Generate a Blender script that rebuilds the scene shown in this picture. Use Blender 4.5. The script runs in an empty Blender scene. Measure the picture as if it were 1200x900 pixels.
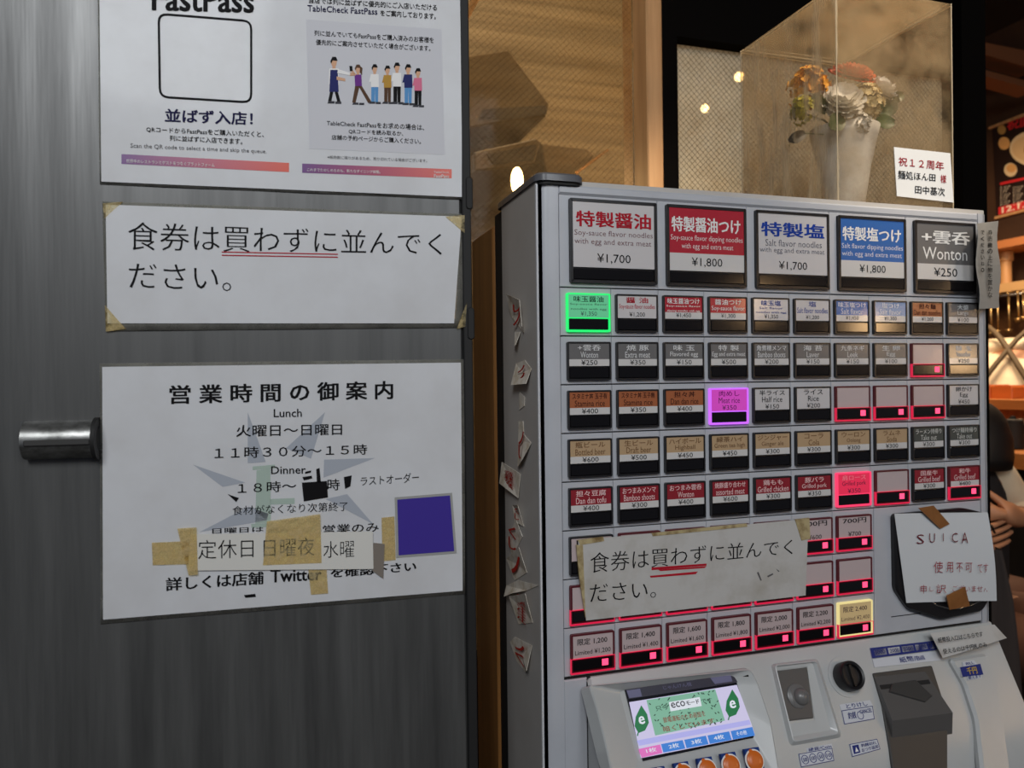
import bpy, math, random
from mathutils import Vector as V, Matrix
random.seed(7)
SC = bpy.context.scene
COL = SC.collection
R = math.radians

# ------------------------------------------------------------------ camera, world, lights, exposure
FPX, YAW, PITCH, ROLL = 901.0, .305, -.0027, -.0124
ZD = 1.53                                             # height of the seam under the large buttons
CAM = V((-.2801, -.7203, ZD - .0944))
_cy, _sy, _cp, _sp, _cr, _sr = math.cos(YAW), math.sin(YAW), math.cos(PITCH), math.sin(PITCH), math.cos(ROLL), math.sin(ROLL)
_f = V((_sy*_cp, _cy*_cp, _sp)); _r0 = V((_cy, -_sy, 0)); _u0 = _r0.cross(_f)
CR = _cr*_r0 + _sr*_u0; CU = -_sr*_r0 + _cr*_u0; CF = _f
cd = bpy.data.cameras.new('camera'); cam = bpy.data.objects.new('camera', cd); COL.objects.link(cam)
cam.matrix_world = Matrix(((CR.x, CU.x, -CF.x, CAM.x), (CR.y, CU.y, -CF.y, CAM.y), (CR.z, CU.z, -CF.z, CAM.z), (0, 0, 0, 1)))
cd.sensor_width = 36; cd.lens = 36*FPX/1200; cd.clip_start = .02; cd.clip_end = 60
cd.dof.use_dof = True; cd.dof.focus_distance = .8; cd.dof.aperture_fstop = 9.0
SC.camera = cam

SC.view_settings.view_transform = 'Standard'; SC.view_settings.look = 'None'
SC.view_settings.exposure = -0.34; SC.view_settings.gamma = 1.0; SC.view_settings.use_curve_mapping = False
w = bpy.data.worlds.new('night'); SC.world = w; w.use_nodes = True
w.node_tree.nodes['Background'].inputs[0].default_value = (.75, .82, 1, 1)
w.node_tree.nodes['Background'].inputs[1].default_value = .12
SC.cycles.use_denoising = True
SC.cycles.max_bounces = 10; SC.cycles.transparent_max_bounces = 24
SC.cycles.sample_clamp_indirect = 4.0

def lamp(name, kind, loc, power, col, size=.1, aim=None):
    d = bpy.data.lights.new(name, kind); d.energy = power; d.color = col
    o = bpy.data.objects.new(name, d); COL.objects.link(o); o.location = loc
    if kind == 'AREA':
        d.size = size
        o.rotation_euler = (V(aim) - V(loc)).to_track_quat('-Z', 'Y').to_euler()
    else: d.shadow_soft_size = size
    return o
lamp('door_fill', 'AREA', (-.80, -1.85, 2.66), 33, (.95, .98, 1), .7, (-.2, -.1, 1.5))  # unseen area light, added for neutral light on the door and notices
lamp('machine_fill', 'AREA', (.5, -2.6, 2.6), 19, (.93, .97, 1), .9, (.4, 0, 1.4))  # second unseen area light, added to brighten the machine front
# warm bulbs of the shop front across the passage (they mirror in the buttons)
for p, e in (((1.75, -1.5, 1.62), 1.6), ((2.1, -1.45, 1.5), 1.6), ((1.45, -1.75, 1.72), 1.2), ((2.5, -1.7, 1.78), 1.6)):
    lamp('shopfront_bulb', 'POINT', p, e*2.6, (1, .62, .3), .055)
sl = lamp('case_fill', 'SPOT', (.74, -.58, 2.72), 135, (1, .85, .66), .045)  # added spot, out of view, that brightens the display case and flowers
sl.data.spot_size = R(26); sl.data.spot_blend = .6; sl.rotation_euler = (V((.46, .14, 1.80)) - sl.location).to_track_quat('-Z', 'Y').to_euler()
# kitchen lamps inside
lamp('kitchen_lamp', 'AREA', (2.45, 1.7, 2.55), 42, (1, .73, .47), .6, (2.7, 1.8, 1.2))
lamp('dining_lamp', 'AREA', (.35, 1.0, 3.1), 15, (1, .80, .56), .5, (.35, 1.2, 1.6))
lamp('aisle_lamp', 'AREA', (1.55, .6, 2.55), 5, (1, .6, .32), .4, (1.6, .9, 1))

# ------------------------------------------------------------------ materials
MATS = {}
def lin(c): return tuple(x/12.92 if x <= .04045 else ((x+.055)/1.055)**2.4 for x in c)
def rgb(r, g, b): return lin((r/255, g/255, b/255)) + (1,)
def mat(name, col, rough=.5, metal=0, col2=None, scale=(20, 20, 20), detail=4, lo=.4, hi=.7, bump=0, bscale=None, emit=None, es=0, spec=.5, coat=0, rough2=None):
    if name in MATS: return MATS[name]
    m = bpy.data.materials.new(name); m.use_nodes = True; nt = m.node_tree
    b = nt.nodes['Principled BSDF']
    b.inputs['Base Color'].default_value = col; b.inputs['Roughness'].default_value = rough
    b.inputs['Metallic'].default_value = metal; b.inputs['Specular IOR Level'].default_value = spec
    b.inputs['Coat Weight'].default_value = coat; b.inputs['Coat Roughness'].default_value = .08
    if emit: b.inputs['Emission Color'].default_value = emit; b.inputs['Emission Strength'].default_value = es
    def noise(sc, det):
        tc = nt.nodes.new('ShaderNodeTexCoord'); mp = nt.nodes.new('ShaderNodeMapping'); mp.inputs['Scale'].default_value = sc
        n = nt.nodes.new('ShaderNodeTexNoise'); n.inputs['Scale'].default_value = 1; n.inputs['Detail'].default_value = det; n.inputs['Roughness'].default_value = .62
        nt.links.new(tc.outputs['Object'], mp.inputs[0]); nt.links.new(mp.outputs[0], n.inputs['Vector']); return n
    if col2:
        n = noise(scale, detail); rp = nt.nodes.new('ShaderNodeValToRGB')
        rp.color_ramp.elements[0].position = lo; rp.color_ramp.elements[0].color = col
        rp.color_ramp.elements[1].position = hi; rp.color_ramp.elements[1].color = col2
        nt.links.new(n.outputs['Fac'], rp.inputs[0]); nt.links.new(rp.outputs[0], b.inputs['Base Color'])
        if rough2 is not None:
            mr = nt.nodes.new('ShaderNodeMapRange'); mr.inputs[1].default_value = lo; mr.inputs[2].default_value = hi
            mr.inputs[3].default_value = rough; mr.inputs[4].default_value = rough2
            nt.links.new(n.outputs['Fac'], mr.inputs[0]); nt.links.new(mr.outputs[0], b.inputs['Roughness'])
    if bump:
        n = noise(bscale or scale, 3); bp = nt.nodes.new('ShaderNodeBump'); bp.inputs['Strength'].default_value = bump; bp.inputs['Distance'].default_value = .004
        nt.links.new(n.outputs['Fac'], bp.inputs['Height']); nt.links.new(bp.outputs[0], b.inputs['Normal'])
    MATS[name] = m; return m
def glassy(name, tint, dust, dust_amt, rough=.03, scale=(9, 9, 9), lo=.35, hi=.75, base=.0, gl=.1):
    """thin clear sheet: see-through + gloss + patchy dust"""
    if name in MATS: return MATS[name]
    m = bpy.data.materials.new(name); m.use_nodes = True; nt = m.node_tree; nt.nodes.remove(nt.nodes['Principled BSDF'])
    out = nt.nodes['Material Output']; N = nt.nodes.new
    tr = N('ShaderNodeBsdfTransparent'); tr.inputs[0].default_value = tint
    gs = N('ShaderNodeBsdfGlossy'); gs.inputs['Roughness'].default_value = rough
    lw = N('ShaderNodeLayerWeight'); lw.inputs['Blend'].default_value = gl
    m1 = N('ShaderNodeMixShader'); nt.links.new(lw.outputs['Fresnel'], m1.inputs[0]); nt.links.new(tr.outputs[0], m1.inputs[1]); nt.links.new(gs.outputs[0], m1.inputs[2])
    df = N('ShaderNodeBsdfDiffuse'); df.inputs[0].default_value = dust
    tl = N('ShaderNodeBsdfTranslucent'); tl.inputs[0].default_value = dust
    m0 = N('ShaderNodeMixShader'); m0.inputs[0].default_value = .5; nt.links.new(df.outputs[0], m0.inputs[1]); nt.links.new(tl.outputs[0], m0.inputs[2])
    tc = N('ShaderNodeTexCoord'); mp = N('ShaderNodeMapping'); mp.inputs['Scale'].default_value = scale
    n = N('ShaderNodeTexNoise'); n.inputs['Scale'].default_value = 1; n.inputs['Detail'].default_value = 8; n.inputs['Roughness'].default_value = .68
    nt.links.new(tc.outputs['Object'], mp.inputs[0]); nt.links.new(mp.outputs[0], n.inputs['Vector'])
    mr = N('ShaderNodeMapRange'); mr.inputs[1].default_value = lo; mr.inputs[2].default_value = hi; mr.inputs[3].default_value = base; mr.inputs[4].default_value = dust_amt
    nt.links.new(n.outputs['Fac'], mr.inputs[0])
    m2 = N('ShaderNodeMixShader'); nt.links.new(mr.outputs[0], m2.inputs[0]); nt.links.new(m1.outputs[0], m2.inputs[1]); nt.links.new(m0.outputs[0], m2.inputs[2])
    nt.links.new(m2.outputs[0], out.inputs[0]); MATS[name] = m; return m
def gradient(name, c1, c2, rough=.3):
    if name in MATS: return MATS[name]
    m = bpy.data.materials.new(name); m.use_nodes = True; nt = m.node_tree; b = nt.nodes['Principled BSDF']
    tc = nt.nodes.new('ShaderNodeTexCoord'); sx = nt.nodes.new('ShaderNodeSeparateXYZ'); rp = nt.nodes.new('ShaderNodeValToRGB')
    rp.color_ramp.elements[0].color = c1; rp.color_ramp.elements[1].color = c2
    nt.links.new(tc.outputs['Generated'], sx.inputs[0]); nt.links.new(sx.outputs[0], rp.inputs[0]); nt.links.new(rp.outputs[0], b.inputs['Base Color'])
    b.inputs['Roughness'].default_value = rough; MATS[name] = m; return m
def ink(r, g, b_, nm=None): return mat(nm or 'ink_%d_%d_%d' % (r, g, b_), rgb(r, g, b_), .65, spec=.12)
def glow(name, r, g, b_, s, base=None): return mat(name, base or rgb(r, g, b_), .4, emit=rgb(r, g, b_), es=s)

# ------------------------------------------------------------------ planes and pixels
class Pl:
    """a plane in the place: pt(u, v, d) = u right, v up, d out of its face"""
    def __init__(s, o, ex, ez):
        s.o = V(o); s.ex = V(ex).normalized(); s.ez = V(ez).normalized(); s.n = s.ex.cross(s.ez).normalized()
    def pt(s, u, v, d=0): return s.o + s.ex*u + s.ez*v + s.n*d
    def px(s, x, y, d=0):
        q = CF + CR*((x-600)/FPX) + CU*((450-y)/FPX)
        t = ((s.o + s.n*d) - CAM).dot(s.n)/q.dot(s.n); p = CAM + q*t - s.o
        return (p.dot(s.ex), p.dot(s.ez))
    def P(s, pts, d=0): return [s.px(x, y, d) for x, y in pts]
FRONT = Pl((0, 0, ZD), (1, 0, 0), (0, 0, 1))
def at(x, y, pl, d=0): u, v = pl.px(x, y, d); return pl.pt(u, v, d)
def zoomer(x0, y0, k): return lambda *pts: [(x0 + a*k, y0 + b*k) for a, b in pts]

# ------------------------------------------------------------------ mesh builder
class MB:
    def __init__(s): s.v = []; s.f = []; s.m = []
    def add(s, vs, fs, mi=0):
        k = len(s.v); s.v += [V(x) for x in vs]; s.f += [tuple(i+k for i in f) for f in fs]; s.m += [mi]*len(fs)
    def box(s, a, b, mi=0, ch=0):
        x0, y0, z0 = a; x1, y1, z1 = b
        s.slab(Pl((x0, y0, z0), (1, 0, 0), (0, 0, 1)), [(0, 0), (x1-x0, 0), (x1-x0, z1-z0), (0, z1-z0)], -(y1-y0), 0, ch, mi)
    def slab(s, pl, poly, d0, d1, ch=0, mi=0, mi_top=None):
        """polygon (u, v) extruded from d0 to d1 with a chamfered face at d1"""
        n = len(poly); cx = sum(p[0] for p in poly)/n; cz = sum(p[1] for p in poly)/n
        area = sum(poly[i][0]*poly[(i+1) % n][1] - poly[(i+1) % n][0]*poly[i][1] for i in range(n))
        if area < 0: poly = poly[::-1]
        rings = [[pl.pt(u, v, d0) for u, v in poly]]
        if ch:
            rings.append([pl.pt(u, v, d1-ch*(1 if d1 > d0 else -1)) for u, v in poly])
            rings.append([pl.pt(u, v, d1) for u, v in inset(poly, ch)])
        else: rings.append([pl.pt(u, v, d1) for u, v in poly])
        vs = [p for r in rings for p in r]; fs = [tuple(range(n))[::-1]]
        for k in range(len(rings)-1):
            for i in range(n): fs.append((k*n+i, k*n+(i+1) % n, (k+1)*n+(i+1) % n, (k+1)*n+i))
        s.add(vs, fs, mi); s.add(rings[-1], [tuple(range(n))], mi if mi_top is None else mi_top)
    def frame(s, pl, outer, inner, d0, d1, mi=0, dip=None):
        """ring between two polygons with as many corners, from d0 up to d1 (inner wall goes down to dip)"""
        n = len(outer); dip = d0 if dip is None else dip
        vs = [pl.pt(u, v, d0) for u, v in outer] + [pl.pt(u, v, d1) for u, v in outer] + [pl.pt(u, v, d1) for u, v in inner] + [pl.pt(u, v, dip) for u, v in inner]
        fs = []
        for k in range(3):
            for i in range(n): fs.append((k*n+i, k*n+(i+1) % n, (k+1)*n+(i+1) % n, (k+1)*n+i))
        s.add(vs, fs, mi)
    def quadsheet(s, pl, quad, n, m, fn, mi=0, t=.0004):
        """bent sheet on a plane: quad bl br tr tl, fn(a, b) = height off the plane"""
        def g(a, b, o):
            u = [(1-a)*(1-b)*quad[0][k] + a*(1-b)*quad[1][k] + a*b*quad[2][k] + (1-a)*b*quad[3][k] for k in (0, 1)]
            return pl.pt(u[0], u[1], fn(a, b)+o)
        for o, fl in ((t, 0), (0, 1)):
            vs = [g(i/n, j/m, o) for j in range(m+1) for i in range(n+1)]
            fs = [(j*(n+1)+i, j*(n+1)+i+1, (j+1)*(n+1)+i+1, (j+1)*(n+1)+i) for j in range(m) for i in range(n)]
            s.add(vs, [f[::-1] for f in fs] if fl else fs, mi)
        k = len(s.v) - 2*(n+1)*(m+1); N = (n+1)*(m+1)
        edge = [i for i in range(n)] + [j*(n+1)+n for j in range(m)] + [m*(n+1)+n-i for i in range(n)] + [(m-j)*(n+1) for j in range(m)]
        for i, a in enumerate(edge):
            b = edge[(i+1) % len(edge)]; s.f.append((k+a, k+N+a, k+N+b, k+b)); s.m.append(mi)
    def tube(s, pts, r, n=8, mi=0, cap=True):
        pts = [V(p) for p in pts]; rs = r if isinstance(r, (list, tuple)) else [r]*len(pts); rings = []; px = None
        for i, p in enumerate(pts):
            t = (pts[min(i+1, len(pts)-1)] - pts[max(i-1, 0)]).normalized()
            a = px if px is not None else (V((0, 0, 1)) if abs(t.z) < .9 else V((1, 0, 0)))
            b = t.cross(a).normalized(); a = b.cross(t).normalized(); px = a
            rings.append([p + (a*math.cos(2*math.pi*k/n) + b*math.sin(2*math.pi*k/n))*rs[i] for k in range(n)])
        vs = [q for g in rings for q in g]; fs = []
        for i in range(len(rings)-1):
            for k in range(n): fs.append((i*n+k, i*n+(k+1) % n, (i+1)*n+(k+1) % n, (i+1)*n+k))
        if cap: fs += [tuple(range(n))[::-1], tuple(range((len(rings)-1)*n, len(rings)*n))]
        s.add(vs, fs, mi)
    def lathe(s, o, prof, n=28, ax=None, mi=0, caps=True):
        ax = V(ax or (0, 0, 1)).normalized(); a = ax.orthogonal().normalized(); b = ax.cross(a); o = V(o)
        vs = [o + ax*h + (a*math.cos(2*math.pi*k/n) + b*math.sin(2*math.pi*k/n))*r for r, h in prof for k in range(n)]; fs = []
        for i in range(len(prof)-1):
            for k in range(n): fs.append((i*n+k, i*n+(k+1) % n, (i+1)*n+(k+1) % n, (i+1)*n+k))
        if caps: fs += [tuple(range(n))[::-1], tuple(range((len(prof)-1)*n, len(prof)*n))]
        s.add(vs, fs, mi)
    def ball(s, c, r, n=14, sq=(1, 1, 1), mi=0):
        k = len(s.v); s.lathe((0, 0, 0), [(max(1e-4, math.sin(math.pi*i/n))*r, -math.cos(math.pi*i/n)*r) for i in range(n+1)], n+4, mi=mi)
        for i in range(k, len(s.v)): q = s.v[i]; s.v[i] = V(c) + V((q.x*sq[0], q.y*sq[1], q.z*sq[2]))
    def text(s, body, pl, quad, d, mi=0, style='n', t=.0):
        """lettering stretched into quad (bl br tr tl) on the plane"""
        vs, fs = glyphs(body, style); W = []
        for a, b, ly in vs:
            u = [(1-a)*(1-b)*quad[0][k] + a*(1-b)*quad[1][k] + a*b*quad[2][k] + (1-a)*b*quad[3][k] for k in (0, 1)]
            W.append(pl.pt(u[0], u[1], d + ly*.00005))
        s.add(W, fs, mi)
    def tpx(s, body, pl, xl, xr, yt, yb, d, mi=0, style='n', ytr=None, ybr=None):
        q = [(xl, yb), (xr, yb if ybr is None else ybr), (xr, yt if ytr is None else ytr), (xl, yt)]
        s.text(body, pl, pl.P(q, d), d, mi, style)
    def build(s, name, mats, parent=None, smooth=False, label=None, auto=None):
        o0 = V(parent['_o']) if parent is not None and '_o' in parent else V((0, 0, 0))
        me = bpy.data.meshes.new(name); me.from_pydata([v - o0 for v in s.v], [], s.f)
        mats = mats if isinstance(mats, (list, tuple)) else [mats]
        for m in mats: me.materials.append(m)
        me.polygons.foreach_set('material_index', s.m)
        if smooth or auto: me.polygons.foreach_set('use_smooth', [True]*len(s.f))
        me.update(); o = bpy.data.objects.new(name, me); COL.objects.link(o)
        if auto:
            me.set_sharp_from_angle(angle=R(auto))
        if parent is not None:
            o.parent = parent; o['_o'] = tuple(o0)
        if label: o['label'] = label
        return o
def inset(poly, a):
    n = len(poly); out = []
    for i in range(n):
        p, q, r = V(poly[i-1]).to_2d(), V(poly[i]).to_2d(), V(poly[(i+1) % n]).to_2d()
        e1 = (q-p).normalized(); e2 = (r-q).normalized(); n1 = V((-e1.y, e1.x)); n2 = V((-e2.y, e2.x)); b = n1+n2
        b = b/max(.3, b.dot(n1)) if b.length > 1e-6 else n1
        out.append((q.x + b.x*a, q.y + b.y*a))
    return out
def rrect(x0, z0, x1, z1, r, n=4):
    out = []
    for cx, cz, a0 in ((x1-r, z0+r, -90), (x1-r, z1-r, 0), (x0+r, z1-r, 90), (x0+r, z0+r, 180)):
        for k in range(n+1): a = R(a0 + 90*k/n); out.append((cx + r*math.cos(a), cz + r*math.sin(a)))
    return out
def rect(x0, z0, x1, z1): return [(x0, z0), (x1, z0), (x1, z1), (x0, z1)]
def roundpoly(poly, r, n=4):
    out = []; m = len(poly)
    for i in range(m):
        p, q, t = V(poly[i-1]).to_2d(), V(poly[i]).to_2d(), V(poly[(i+1) % m]).to_2d()
        a = q + (p-q).normalized()*r; b = q + (t-q).normalized()*r
        for k in range(n+1): s = k/n; out.append(tuple((a*(1-s) + q*s)*(1-s) + (q*(1-s) + b*s)*s))
    return out
GL = {}
def glyphs(body, style='n'):
    """outline of a line of text as a flat mesh in the unit square; style n normal, l light, m brush-thin with heavier uprights, b bold"""
    key = (body, style)
    if key in GL: return GL[key]
    c = bpy.data.curves.new('t', 'FONT'); c.body = body; c.resolution_u = 2
    c.offset = {'l': -.009, 'm': -.010}.get(style, 0)
    o = bpy.data.objects.new('t', c); COL.objects.link(o)
    me = bpy.data.meshes.new_from_object(o.evaluated_get(bpy.context.evaluated_depsgraph_get()))
    vs = [(v.co.x, v.co.y) for v in me.vertices]; fs = [tuple(p.vertices) for p in me.polygons]
    v0, f0 = list(vs), list(fs); ly = [0]*len(v0); L = 0
    for dx, dy in {'m': ((.010, 0),), 'b': ((.022, 0), (.044, 0), (0, .022), (.022, .022), (.044, .022)), 'h': ((.018, 0), (.009, .014))}.get(style, ()):
        L += 1; ly = ly + [L]*len(v0); k = len(vs); vs = vs + [(x+dx, y+dy) for x, y in v0]; fs = fs + [tuple(i+k for i in f) for f in f0]
    bpy.data.objects.remove(o); bpy.data.curves.remove(c); bpy.data.meshes.remove(me)
    x0 = min(v[0] for v in vs); x1 = max(v[0] for v in vs); y0 = min(v[1] for v in vs); y1 = max(v[1] for v in vs)
    GL[key] = ([((x-x0)/(x1-x0), (y-y0)/max(1e-6, y1-y0), l) for (x, y), l in zip(vs, ly)], fs); return GL[key]
def thing(name, label, cat, loc=(0, 0, 0), group=None):
    o = bpy.data.objects.new(name, None); COL.objects.link(o); o.location = loc; o['_o'] = tuple(loc)
    o.empty_display_size = .05; return tag(o, label, cat, group)
def tag(o, label, cat, group=None):
    o['label'] = label; o['category'] = cat
    if group: o['group'] = group
    return o
def struct(name, mb, mats, label=None, parent=None, **k):
    o = mb.build(name, mats, parent, **k)
    if parent is None: o['kind'] = 'structure'
    if label: o['label'] = label
    return o
def modpart(name, verts, edges, radii, mats, parent, sub=2, label=None, root=0):
    """a limbed body grown over a skeleton"""
    o0 = V(parent['_o']) if parent is not None else V((0, 0, 0))
    me = bpy.data.meshes.new(name); me.from_pydata([V(v)-o0 for v in verts], edges, []); me.materials.append(mats)
    o = bpy.data.objects.new(name, me); COL.objects.link(o); o.parent = parent
    sk = o.modifiers.new('skin', 'SKIN'); sk.use_smooth_shade = True
    lay = me.skin_vertices[0] if me.skin_vertices else None
    if lay is None:
        me.skin_vertices.new() if hasattr(me.skin_vertices, 'new') else None
        lay = me.skin_vertices[0]
    for i, r in enumerate(radii):
        lay.data[i].radius = r if isinstance(r, tuple) else (r, r); lay.data[i].use_root = i == root
    sb = o.modifiers.new('sub', 'SUBSURF'); sb.levels = sub; sb.render_levels = sub
    if label: o['label'] = label
    if parent is not None: o['_o'] = tuple(o0)
    return o

# ------------------------------------------------------------------ palette
M_body = mat('panel_paint', rgb(179, 181, 187), .32, col2=rgb(171, 173, 179), scale=(14, 14, 14), bump=.01, bscale=(300, 300, 300))
M_side = mat('side_paint', rgb(186, 182, 178), .38, col2=rgb(178, 173, 168), scale=(9, 9, 9))
M_plast = mat('ivory_plastic', rgb(178, 180, 180), .28, col2=rgb(170, 172, 171), scale=(7, 7, 7))
M_black = mat('black_plastic', rgb(22, 21, 23), .35)
M_jet = mat('black_joinery', rgb(10, 8, 7), .85, spec=.04)
M_matte = mat('matte_black', rgb(16, 15, 15), .7)
M_bezel = mat('bezel', rgb(30, 29, 31), .28)
M_win = mat('smoked_window', rgb(14, 12, 14), .12)
M_gray = mat('grey_plastic', rgb(82, 80, 79), .4)
M_dgray = mat('dark_grey_plastic', rgb(58, 57, 56), .4)
M_steel = mat('steel', rgb(170, 172, 172), .25, 1)
M_paper = mat('laminated_paper', rgb(198, 199, 202), .5, col2=rgb(190, 190, 192), scale=(16, 16, 16), coat=.12, bump=.05, bscale=(26, 26, 26))
M_paper2 = mat('worn_paper', rgb(186, 184, 181), .4, col2=rgb(166, 161, 153), scale=(22, 22, 22), coat=.2, bump=.08, bscale=(30, 30, 30), lo=.45, hi=.75)
M_plain = mat('plain_paper', rgb(200, 203, 206), .6)
M_film = glassy('laminate_film', (.9, .9, .86, 1), rgb(206, 204, 196), .5, .12, (30, 30, 30), gl=.25, base=.22)
M_tapeold = mat('aged_tape', rgb(176, 160, 120), .35, col2=rgb(120, 98, 62), scale=(90, 90, 90), lo=.45, hi=.7, coat=.3)
M_tape = mat('brown_tape', rgb(140, 92, 48), .3, col2=rgb(120, 76, 38), scale=(40, 40, 40))
M_wood = mat('warm_wood', rgb(188, 130, 72), .45, col2=rgb(148, 98, 50), scale=(26, 26, 2.2), detail=6)
M_post = mat('post_wood', rgb(206, 158, 108), .5, col2=rgb(180, 132, 84), scale=(40, 40, 3), detail=5)
M_dark = mat('dark_wood', rgb(30, 24, 20), .55, col2=rgb(22, 17, 14), scale=(30, 30, 3))
M_brown = mat('brown_wall', rgb(74, 50, 33), .6, col2=rgb(62, 40, 26), scale=(5, 5, 5))
M_tan = mat('tan_boards', rgb(156, 138, 110), .55, col2=rgb(108, 92, 68), scale=(1.2, 3, 34), detail=6, lo=.35, hi=.7)
M_counter = mat('counter_wood', rgb(196, 128, 70), .4, col2=rgb(160, 96, 48), scale=(26, 3, 26), detail=5)
K = ink(14, 13, 15); RED = ink(170, 28, 44); BLUE = ink(36, 62, 140); WHT = ink(226, 224, 222); GRY = ink(92, 90, 92); NAVY = ink(28, 26, 66)

# ------------------------------------------------------------------ the setting
def bx(a, b, ch=0): m = MB(); m.box(a, b, 0, ch); return m
struct('floor', bx((-3, -3.2, -.1), (4.2, 4.4, 0)), mat('floor_tile', rgb(62, 58, 54), .5, col2=rgb(50, 46, 42), scale=(4, 4, 4)))
struct('ceiling', bx((-3, -3.2, 3.3), (4.2, 4.4, 3.4)), mat('ceiling_paint', rgb(40, 32, 26), .7))
struct('wall_right', bx((3.5, -.2, 0), (3.6, 4.4, 3.3)), M_brown)
struct('wall_back', bx((-3, 4.3, 0), (3.5, 4.4, 3.3)), M_brown)
struct('wall_kitchen', bx((-1.4, 1.75, 0), (1.35, 1.85, 3.3)), M_tan)
WIN = Pl((0, .46, 0), (1, 0, 0), (0, 0, 1))
xa = WIN.px(752, 120)[0]; xb = WIN.px(771, 120)[0]; xc = WIN.px(791, 120)[0]; zt = WIN.px(792, 42)[1]; xd = WIN.px(1119, 300)[0]; xe = WIN.px(1147, 300)[0]
# partition around the glazing: sill wall, lintel, dark end post
m = MB(); m.box((-1.2, .46, 0), (xb, .52, 1.0)); struct('wall_partition_sill', m, M_dark)
m = MB(); m.box((xb+.002, .46, 0), (xd, .52, 1.25)); struct('wall_partition_dado', m, M_dark)
struct('trim_1', bx((xb, .45, 1.0), (xc, .53, 3.3)), M_jet, 'black post between the two wired panes')
struct('trim_2', bx((xa, .44, 1.0), (xb-.001, .53, 3.3), .002), M_post, 'light wooden post beside the wired pane')
struct('trim_7', bx((-.6, .46, 2.901), (xa-.001, .52, 3.3)), M_jet, 'black lintel over the amber pane')
struct('trim_3', bx((xc+.001, .46, zt), (xd, .52, 3.3)), M_jet, 'black lintel over the second wired pane')
struct('trim_4', bx((xd+.001, .44, 0), (xe, .56, 3.3)), M_jet, 'black end post beside the opening')
def wired(name, x0, x1, z0, z1, glass, label, mw, wr=.0002):
    g = bx((x0, .487, z0), (x1, .493, z1)).build(name, glass); g['kind'] = 'structure'; g['label'] = label; g['_o'] = (0, 0, 0)
    mm = MB(); st = .0078; w_ = x1-x0; h = z1-z0; k = 1.02
    for sgn in (1, -1):
        c = -h
        while c < w_ + h:
            # line x = c + s*z*k
            pts = []
            for z in (0, h):
                pts.append((c + (z*k if sgn > 0 else (h-z)*k), z))
            (xa_, za_), (xb_, zb_) = pts
            def clip(t): return (xa_ + (xb_-xa_)*t, za_ + (zb_-za_)*t)
            t0, t1 = 0, 1
            dx = xb_-xa_
            ta, tb = sorted(((0-xa_)/dx, (w_-xa_)/dx)); t0, t1 = max(t0, ta), min(t1, tb)
            if t1-t0 > .004:
                p, q = clip(t0), clip(t1)
                mm.tube([(x0+p[0], .4863, z0+p[1]), (x0+q[0], .4863, z0+q[1])], wr, 3, cap=False)
            c += st*1.42
    mm.build('wire_mesh', mw, g)
M_wire = mat('wire', rgb(190, 170, 140), .25, 1)
M_g1 = glassy('wired_glass', (.95, .9, .8, 1), rgb(196, 176, 138), .26, .06, (5, 5, 14), base=.0, gl=.12)
M_g2 = glassy('dusty_wired_glass', (.95, .92, .85, 1), rgb(232, 226, 208), .92, .1, (14, 14, 14), base=.42, lo=.3, hi=.7, gl=.12)
wired('window_1', -.6, xa-.001, 1.002, 2.9, M_g1, 'wired glass pane glowing amber behind the machine', M_wire)
wired('window_2', xc+.002, xd, 1.252, zt-.001, M_g2, 'dusty wired glass pane behind the display case', mat('dull_wire', rgb(70, 62, 50), .4, .6), .00030)

# ------------------------------------------------------------------ the door on the left
DV = V((.2999, -.0154, 0)).normalized()
DO = at(542, 560, Pl((-.1118, -.0302, 1.3477), DV, (0, 0, 1)))
DOOR = Pl((DO.x, DO.y, 0), DV, (0, 0, 1))
dr = DOOR.px(543, 450)[0]
M_door = mat('stained_door', rgb(80, 80, 79), .36, col2=rgb(38, 38, 37), scale=(52, 52, 3.0), detail=8, lo=.3, hi=.72, bump=.12, bscale=(60, 60, 3), rough2=.5, spec=.9)
m = MB(); m.slab(DOOR, rect(-1.5, .03, dr, 2.25), -.036, 0, .002)
door = m.build('door_1', M_door); door['kind'] = 'structure'; door['label'] = 'grey stained wooden door covered with notices'; door['_o'] = (0, 0, 0)
m = MB(); e0 = DOOR.px(541, 300)[0]
m.slab(DOOR, rrect(dr+.0003, .03, dr+.009, 2.25, .003), -.034, .002, .001)
for z in (1.595, 1.475): m.slab(DOOR, rrect(dr+.004, z, dr+.0108, z+.03, .003), -.02, .003, .001)
m.build('edge_seal', M_matte, door, label='black rubber seal along the door edge')
# pull handle: half pipe
a = DOOR.px(32, 516); b = DOOR.px(113, 514)
m = MB(); n = 14; r0, r1 = .0155, .0125
prof = [(math.cos(R(-100 + 200*i/n)), math.sin(R(-100 + 200*i/n))) for i in range(n+1)]
def pipe(mm, x0, x1, r_o, r_i, zc):
    ring = [(r_o*s, r_o*c) for c, s in prof] + [(r_i*s, r_i*c) for c, s in prof[::-1]]
    nn = len(ring); vs = [DOOR.pt(x, zc + u, d+.003) for x in (x0, x1) for u, d in ring]
    mm.add(vs, [(i, (i+1) % nn, nn+(i+1) % nn, nn+i) for i in range(nn)] + [tuple(range(nn))[::-1], tuple(range(nn, 2*nn))])
pipe(m, a[0], b[0], r0, r1, a[1])
hd = m.build('handle', mat('worn_steel', rgb(150, 150, 148), .34, .85, col2=rgb(96, 96, 94), scale=(60, 60, 120)), door, auto=40, label='worn metal door pull')
m = MB(); pipe(m, b[0], b[0]+.003, .0175, .010, a[1]); m.build('collar', M_matte, hd, auto=40)
m = MB(); m.slab(DOOR, rrect(a[0]+.003, a[1]-.004, b[0], a[1]+.001, .001), .004, .0196, .001); m.build('seam', M_dgray, hd)

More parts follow.
